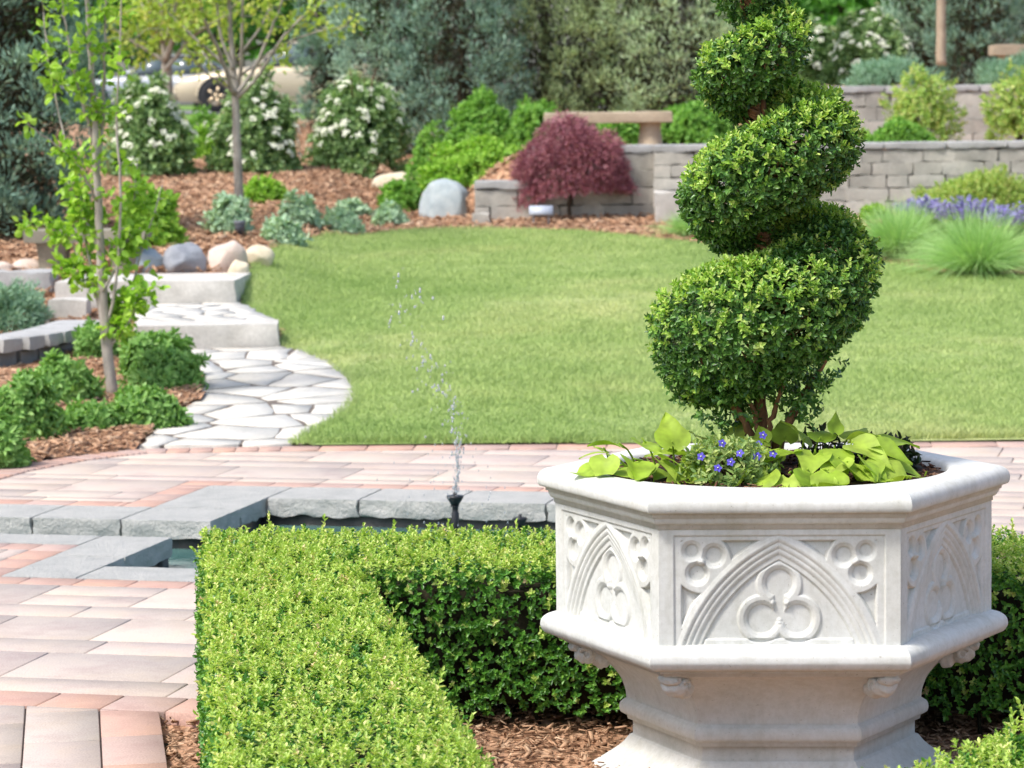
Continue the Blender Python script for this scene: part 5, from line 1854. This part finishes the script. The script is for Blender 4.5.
def px_tree(name, label, cat, base, D, lines, ref, leafspec, bark, leafm, depthj=.12, part='leaves', seed=0, zfix=None):
    """tree whose stems follow lines drawn on the picture, given real depth"""
    t = thing(name, label, cat, tuple(base))
    kk = D / FPX
    wood = MB(); allp = []
    def P_(px_, py_, yo): return np.array([(px_ - ref[0]) * kk, yo, (ref[1] - py_) * kk])
    for pts, r0_, r1_, lf in lines:
        yo = 0 if pts[0] == lines[0][0][0] else rng.normal(0, depthj * .3)
        ye = rng.normal(0, depthj * 1.6)
        if pts is lines[0][0]: yo = ye = 0
        w = spline([P_(a_, b_, yo + (ye - yo) * k_ / (len(pts) - 1)) for k_, (a_, b_) in enumerate(pts)], 26)
        w[1:] += rng.normal(0, .0025, w[1:].shape)
        wood.add(*tube(w, np.linspace(r0_, r1_, 26), 8))
        if lf:
            i0 = int(26 * lf)
            allp.append(w[i0:])
    C = []
    n, rad, per, L, W, tw = leafspec
    allp = np.concatenate(allp)
    for i in range(n):
        p_ = allp[rng.integers(len(allp))]
        q = p_ + rng.normal(0, 1, 3) * [tw, tw, tw * .8]
        C.append(q)
        wood.add(*tube([p_, (p_ + q) / 2 + [0, 0, .01], q], [.004, .003, .0015], 4))
    lm = MB(); leafy_clusters(lm, np.array(C), rad, per, L, W)
    wood.build('trunk', bark, t, True); lm.build(part, leafm, t)
    return t


b = gt(114, 400); D1 = b[1]
L1 = [([(114, 402), (108, 350), (106, 300), (104, 240), (103, 180), (101, 100), (98, 30), (95, -60)], .036, .012, .25),
      ([(108, 345), (100, 310), (92, 270), (82, 215), (70, 160), (60, 110), (50, 60), (46, 10)], .011, .004, .3),
      ([(107, 330), (116, 300), (124, 250), (128, 190), (127, 120), (132, 50), (138, -20)], .011, .004, .2),
      ([(102, 150), (90, 100), (82, 50), (76, -10)], .011, .004, .3),
      ([(103, 170), (110, 110), (113, 50), (116, -20)], .013, .005, .3),
      ([(106, 325), (96, 290), (78, 255), (62, 232), (28, 226)], .009, .003, .45),
      ([(110, 350), (122, 320), (134, 285), (146, 245), (160, 205), (166, 185)], .009, .003, .3),
      ([(110, 345), (126, 330), (138, 310), (150, 288)], .007, .003, .3),
      ([(105, 300), (98, 285), (80, 275), (70, 262)], .007, .003, .3),
      ([(106, 290), (120, 265), (130, 240), (136, 215), (142, 160)], .010, .003, .2),
      ([(103, 200), (90, 170), (70, 145), (44, 122)], .008, .003, .4),
      ([(104, 250), (92, 225), (82, 200), (72, 185)], .007, .003, .3),
      ([(112, 340), (116, 330), (122, 318), (126, 300)], .006, .003, .2)]
px_tree('young_tree', 'slim young tree with several upright stems and bright green leaves in the left bed', 'tree', b, D1, L1, (114, 400), (205, .045, 9, .055, .040, .032), M['bark_grey'], M['young'], .10)
b2 = gt(240, 224); D2 = b2[1]
L2 = [([(240, 226), (239, 160), (238, 95), (236, 60), (234, 20), (232, -60)], .047, .016, .75),
      ([(237, 95), (226, 55), (214, 20), (205, -40)], .024, .010, .6), ([(238, 100), (246, 60), (250, 10), (255, -40)], .022, .010, .6),
      ([(240, 95), (258, 70), (272, 40), (285, 10), (300, -30)], .020, .008, .6), ([(238, 80), (222, 60), (200, 40), (170, 10), (150, -10)], .018, .006, .4),
      ([(242, 98), (262, 78), (285, 45), (310, 20), (340, 0)], .018, .006, .45), ([(237, 70), (226, 40), (222, 0), (220, -40)], .018, .008, .6),
      ([(239, 92), (215, 70), (198, 50), (182, 30)], .012, .004, .4), ([(240, 80), (280, 50), (320, 35), (352, 30)], .012, .004, .35), ([(240, 60), (268, 20), (275, -20)], .014, .006, .5),
      ([(238, 95), (205, 68), (185, 35), (160, 30)], .010, .004, .4)]
px_tree('young_tree', 'slim tree with smooth grey trunk and sparse yellow green leaves on the mulch slope', 'tree', b2, D2, L2, (240, 224), (100, .075, 9, .065, .045, .10), M['bark_grey'], M['sparse'], .25)
b3 = at(168, 120, 40.0); b3[2] = float(T(b3[0], 40.0))
L3 = [([(168, 104), (168, 70), (167, 30), (166, -40)], .085, .05, .8), ([(168, 65), (150, 30), (138, -10)], .04, .02, .4), ([(168, 60), (184, 25), (198, -10)], .04, .02, .4), ([(167, 50), (158, 20), (155, -20)], .035, .02, .5), ([(168, 70), (195, 40), (225, 20), (250, 0)], .03, .012, .4), ([(168, 62), (140, 45), (110, 25)], .03, .01, .4), ([(168, 40), (178, 10), (185, -30)], .03, .02, .5)]
px_tree('park_tree', 'grey-trunked tree with thin yellow green leaves in front of the parked cars', 'tree', b3, 40.0, L3, (168, 100 + (1.73 - b3[2]) * FPX / 40.0 + 4), (95, .13, 10, .10, .07, .2), M['bark_grey'], M['sparse'], .35)
b4 = at(940, 72, 36); b4[2] = float(T(b4[0], 36))
L4 = [([(941, 74), (941, 30), (941, -20), (941, -120)], .062, .05, .9), ([(941, -60), (920, -110), (905, -160)], .03, .015, .3), ([(941, -70), (965, -120), (980, -170)], .03, .015, .3), ([(941, -100), (938, -150), (942, -200)], .035, .015, .3)]
px_tree('young_tree', 'slender pale brown trunk at the upper right, its crown above the picture', 'tree', b4, 36.0, L4, (940, 100 + (1.73 - b4[2]) * FPX / 36.0 + 3), (60, .2, 14, .1, .07, .3), barkmat('tan_bark', lin(150, 132, 112), lin(184, 168, 146), 20), M['treeleaf'], .3)


def big_tree(label, xc, D, h, r, zc, trunk_r, seed, n=900):
    p = at(xc, 100, D); b = np.array([p[0], D, float(T(p[0], D)) - .05])
    t = thing('broadleaf_tree', label, 'tree', tuple(b), 'broadleaf trees beyond the parked cars')
    P, N = crown_points(n, r, r, h - zc, seed, -.45, .35, .75, 26, .05)
    P[:, 2] += zc
    mb = MB(); mb.add(*shoots(P, nrm(N + [0, 0, .2] + rng.normal(0, .3, N.shape)), 7, .26, .17, .28, 30, 85)); mb.build('crown', M['treeleaf'], t)
    mb = MB(); mb.add(*tube([(0, 0, -.2), (.05, 0, zc * .5), (0, .05, zc), (0, 0, h * .7)], [trunk_r, trunk_r * .8, trunk_r * .6, .05], 10))
    for i in range(14):
        q = P[rng.integers(len(P))] * .8
        mb.add(*tube(spline([(0, 0, zc * rng.uniform(.4, .9)), q * .5 + [0, 0, zc * .3], q], 7), np.linspace(trunk_r * .35, .03, 7), 6))
    mb.build('trunk', M['bark_dark'], t, True)


for i, (xc, D, h, r, zc, lab) in enumerate([(200, 78, 7.5, 2.3, 3.4, 'dark-trunked broadleaf tree just behind the gold car'), (95, 88, 8, 3.0, 3.2, 'broadleaf tree behind the silver car'), (20, 96, 9, 3.6, 3.2, 'broadleaf tree beyond the big left conifer'), (150, 104, 9, 3.2, 3.0, 'broadleaf tree far behind the grey-trunked tree'),
                                            (290, 92, 8.5, 3.2, 3.2, 'broadleaf tree behind the roof of the gold car'), (350, 100, 9, 3.5, 3.2, 'broadleaf tree behind the left end of the conifer row'), (835, 62, 6, 2.0, 2.4, 'broadleaf tree far off between the topiary and the right conifers'), (790, 70, 7, 2.4, 2.6, 'broadleaf tree far off behind the topiary tip'),
                                            (890, 74, 8, 2.6, 2.6, 'broadleaf tree far off behind the upper right flowering bush'), (240, 112, 10, 4, 3.4, 'tallest broadleaf tree in the far background, left of centre')]):
    big_tree(lab, xc, D, h, r, zc, .2, 800 + i, 800)

# ================================================================== road and parked cars
mb = MB(); x_, y_, F = grid(-60, 60, 56, 84, 40, 10)
mb.add(np.c_[x_, y_, T(x_, y_) * 0 + 1.552], F)
t_ = stonemat('parking_asphalt', [lin(120, 120, 120), lin(140, 140, 138)], 3, .9, .3, 40)
tag(mb.build('road', t_), kind='structure')


def car(label, xfront, D, paint, zg):
    """four-door saloon seen from its left side, nose towards -x"""
    p = at(xfront, 100, D)
    t = thing('parked_car', label, 'car', (p[0], D + .9, zg))
    # body: cross-sections along the length, (x, sill z, belt/hood z, half width)
    xs_ = np.array([0, .04, .15, .5, .9, 1.35, 1.8, 2.4, 3.0, 3.5, 3.9, 4.3, 4.6, 4.72, 4.76])
    top_ = np.array([.55, .62, .69, .76, .82, .87, .90, .92, .93, .94, .96, .97, .95, .88, .70])
    bot_ = np.array([.30, .24, .21, .20, .19, .19, .19, .19, .19, .19, .20, .22, .25, .30, .38])
    hw = np.array([.55, .68, .76, .83, .86, .88, .89, .89, .89, .89, .88, .86, .80, .72, .62])
    rows = []
    for x, tz, bz, w in zip(xs_, top_, bot_, hw):
        hh = tz - bz
        sec = [(-w * .90, bz), (-w * .99, bz + hh * .25), (-w, bz + hh * .5), (-w * .985, bz + hh * .78), (-w * .93, bz + hh * .95), (-w * .80, tz), (0, tz + .025), (w * .80, tz), (w * .93, bz + hh * .95), (w * .985, bz + hh * .78), (w, bz + hh * .5), (w * .99, bz + hh * .25), (w * .9, bz)]
        rows.append([(x, y, z) for y, z in sec])
    V = np.array(rows); ns, nk = V.shape[:2]
    mb = MB(); mb.add(V.reshape(-1, 3), gridF(nk - 1, ns - 1)[:, ::-1], np.array([list(range(nk))]), np.array([list(range((ns - 1) * nk, ns * nk))[::-1]]))
    # roof and pillars
    g = [(1.55, .88, .74), (2.25, 1.34, .60), (2.6, 1.405, .58), (3.2, 1.41, .58), (3.55, 1.37, .59), (4.25, .95, .72)]
    rr_ = []
    for x, z, w in g: rr_.append([(x, -w, z - .02), (x, -w * .9, z + .012), (x, 0, z + .03), (x, w * .9, z + .012), (x, w, z - .02)])
    V = np.array(rr_); mb.add(V.reshape(-1, 3), gridF(4, 5)[:, ::-1])
    body = mb.build('body', paint, t, True)
    for sy in (-1, 1):
        for (x0, x1, xt0, xt1) in ((1.78, 2.72, 2.30, 2.72), (2.80, 3.55, 2.80, 3.42), (3.62, 4.08, 3.52, 3.66)):
            mb = MB()
            V = [(x0, sy * .80, .93), (x1, sy * .80, .93), (xt1, sy * .625, 1.33), (xt0, sy * .625, 1.31)]
            V += [(a_, b_ - sy * .02, c_) for a_, b_, c_ in V]
            mb.add(V, np.array([[0, 1, 2, 3], [7, 6, 5, 4], [0, 4, 5, 1], [1, 5, 6, 2], [2, 6, 7, 3], [3, 7, 4, 0]])); mb.build('side_window', M['glass'], t)
        mb = MB()       # dark sill of the greenhouse behind the glass
        mb.add([(1.6, sy * .77, .9), (4.25, sy * .75, .93), (3.56, sy * .60, 1.385), (2.28, sy * .60, 1.355)], np.array([[0, 1, 2, 3]])); mb.build('window_frame', M['trimblack'], t)
        for x0 in (1.9, 2.95):
            mb = MB(); mb.add(*boxVF(x0 + .6, x0 + .78, sy * .895 - .015, sy * .895 + .015, .78, .81)); mb.build('door_handle', paint, t)
        for xw in (.88, 3.68):
            mb = MB()
            th = np.linspace(0, PI, 24)
            rows = [[(xw + r_ * math.cos(q), sy * yy_, .33 + r_ * math.sin(q)) for q in th] for r_, yy_ in ((.36, .895), (.40, .90), (.40, .80))]
            V = np.array(rows); mb.add(V.reshape(-1, 3), gridF(23, 2)); mb.build('wheel_arch', paint, t, True)
            mb = MB(); mb.add([(xw, sy * .897, .33)] + [(xw + .365 * math.cos(q), sy * .897, .33 + .365 * math.sin(q)) for q in np.linspace(-.35, PI + .35, 30)], np.stack([np.zeros(29, int), np.arange(1, 30), np.arange(2, 31)], 1)); mb.build('wheel_well', M['trimblack'], t)
            w = thing('wheel', None, None, (xw, sy * .80, .33)); w.parent = t; w.rotation_euler = (R(90), 0, 0)
            mb = MB(); mb.add(*lathe([(.20, -.09), (.29, -.105), (.325, -.08), (.33, 0), (.325, .08), (.29, .115), (.20, .11)], 32)); mb.build('tyre', M['tyre'], w, True)
            mb = MB(); mb.add(*lathe([(.0, .06), (.05, .07), (.07, .05), (.17, .075), (.205, .10), (.205, -.08), (.0, -.08)], 32))
            for k_ in range(5):
                q = k_ * 2 * PI / 5; c_, s_ = math.cos(q), math.sin(q)
                V, F = boxVF(.05, .185, -.028, .028, -sy * .115 - .012, -sy * .115 + .012); mb.add(np.c_[V[:, 0] * c_ - V[:, 1] * s_, V[:, 0] * s_ + V[:, 1] * c_, V[:, 2]], F)
            V, F = lathe([(.0, -sy * .128), (.04, -sy * .125), (.05, -sy * .10)], 16); mb.add(V, F)
            mb.build('rim', M['alloy'], w, True)
        mb = MB(); mb.add(ICO2[0] * [.14, .10, .06] + [.13, sy * .62, .62], ICO2[1]); mb.build('headlight', M['lamp'], t, True)
        mb = MB(); mb.add(ICO2[0] * [.08, .13, .09] + [4.68, sy * .60, .80], ICO2[1]); mb.build('tail_light', M['tail'], t, True)
        mb = MB(); mb.add(ICO2[0] * [.10, .06, .07] + [1.78, sy * .95, .98], ICO2[1]); mb.build('side_mirror', paint, t, True)
    mb = MB(); mb.add([(1.60, -.66, .905), (1.60, .66, .905), (2.23, .54, 1.345), (2.23, -.54, 1.345)], np.array([[0, 1, 2, 3]])); mb.build('windscreen', M['glass'], t)
    mb = MB(); V, F = boxVF(-.06, .1, -.70, .70, .26, .48); mb.add(V, F); mb.build('front_bumper', paint, t)
    return t


M['glass'] = NT('car_glass'); M['glass'] = M['glass'].done(M['glass'].bsdf((.10, .13, .14), .05, .8))
M['trimblack'] = plain('black_trim', (.02, .02, .022), .6)
M['tyre'] = plain('tyre_rubber', (.025, .025, .027), .85)
M['alloy'] = plain('alloy_wheel', lin(190, 170, 140), .35, .5, .7)
M['lamp'] = plain('lamp_glass', lin(220, 224, 226), .1, .6)
M['tail'] = plain('tail_lamp', lin(150, 20, 20), .2, .5)


def paint(name, c):
    t = NT(name); b = t.bsdf(c, .35, .5, Metallic=.25)
    return t.done(b)


car('gold saloon car parked beyond the white-flowered bushes', 172, 60.0, paint('gold_paint', lin(190, 176, 150)), 1.556)
car('silver car parked further back, half hidden by the grey-trunked tree', 60, 76.0, paint('silver_paint', lin(170, 174, 178)), 1.556)

# ================================================================== light
w = bpy.data.worlds.new('World'); scene.world = w; w.use_nodes = True
nt = w.node_tree; nt.nodes.clear()
SUN_EL, SUN_AZ = R(56), R(-125)       # azimuth measured from +Y clockwise: the sun stands behind the camera on the left
sky = nt.nodes.new('ShaderNodeTexSky'); sky.sky_type = 'NISHITA'; sky.sun_disc = False
sky.sun_elevation = SUN_EL; sky.sun_rotation = SUN_AZ
sky.air_density = 1.0; sky.dust_density = 3.0; sky.ozone_density = 1.0
bg = nt.nodes.new('ShaderNodeBackground'); bg.inputs['Strength'].default_value = .15
out = nt.nodes.new('ShaderNodeOutputWorld')
nt.links.new(sky.outputs[0], bg.inputs[0]); nt.links.new(bg.outputs[0], out.inputs[0])
sd = bpy.data.lights.new('sun', 'SUN'); sd.energy = 2.05; sd.angle = R(10); sd.color = (1, .97, .92)
so_ = bpy.data.objects.new('sun', sd); COL.objects.link(so_)
dv = Vector((math.sin(SUN_AZ) * math.cos(SUN_EL), math.cos(SUN_AZ) * math.cos(SUN_EL), math.sin(SUN_EL)))
so_.rotation_euler = dv.to_track_quat('Z', 'Y').to_euler(); so_.location = dv * 60

scene.view_settings.view_transform = 'Standard'
scene.view_settings.look = 'None'
scene.view_settings.exposure = .92
scene.view_settings.gamma = 1.0
scene.render.engine = 'CYCLES'
scene.cycles.use_denoising = True
scene.cycles.max_bounces = 8
scene.cycles.diffuse_bounces = 4
scene.cycles.transmission_bounces = 6
scene.cycles.transparent_max_bounces = 6
scene.cycles.caustics_reflective = False
scene.cycles.caustics_refractive = False
scene.cycles.sample_clamp_indirect = 6
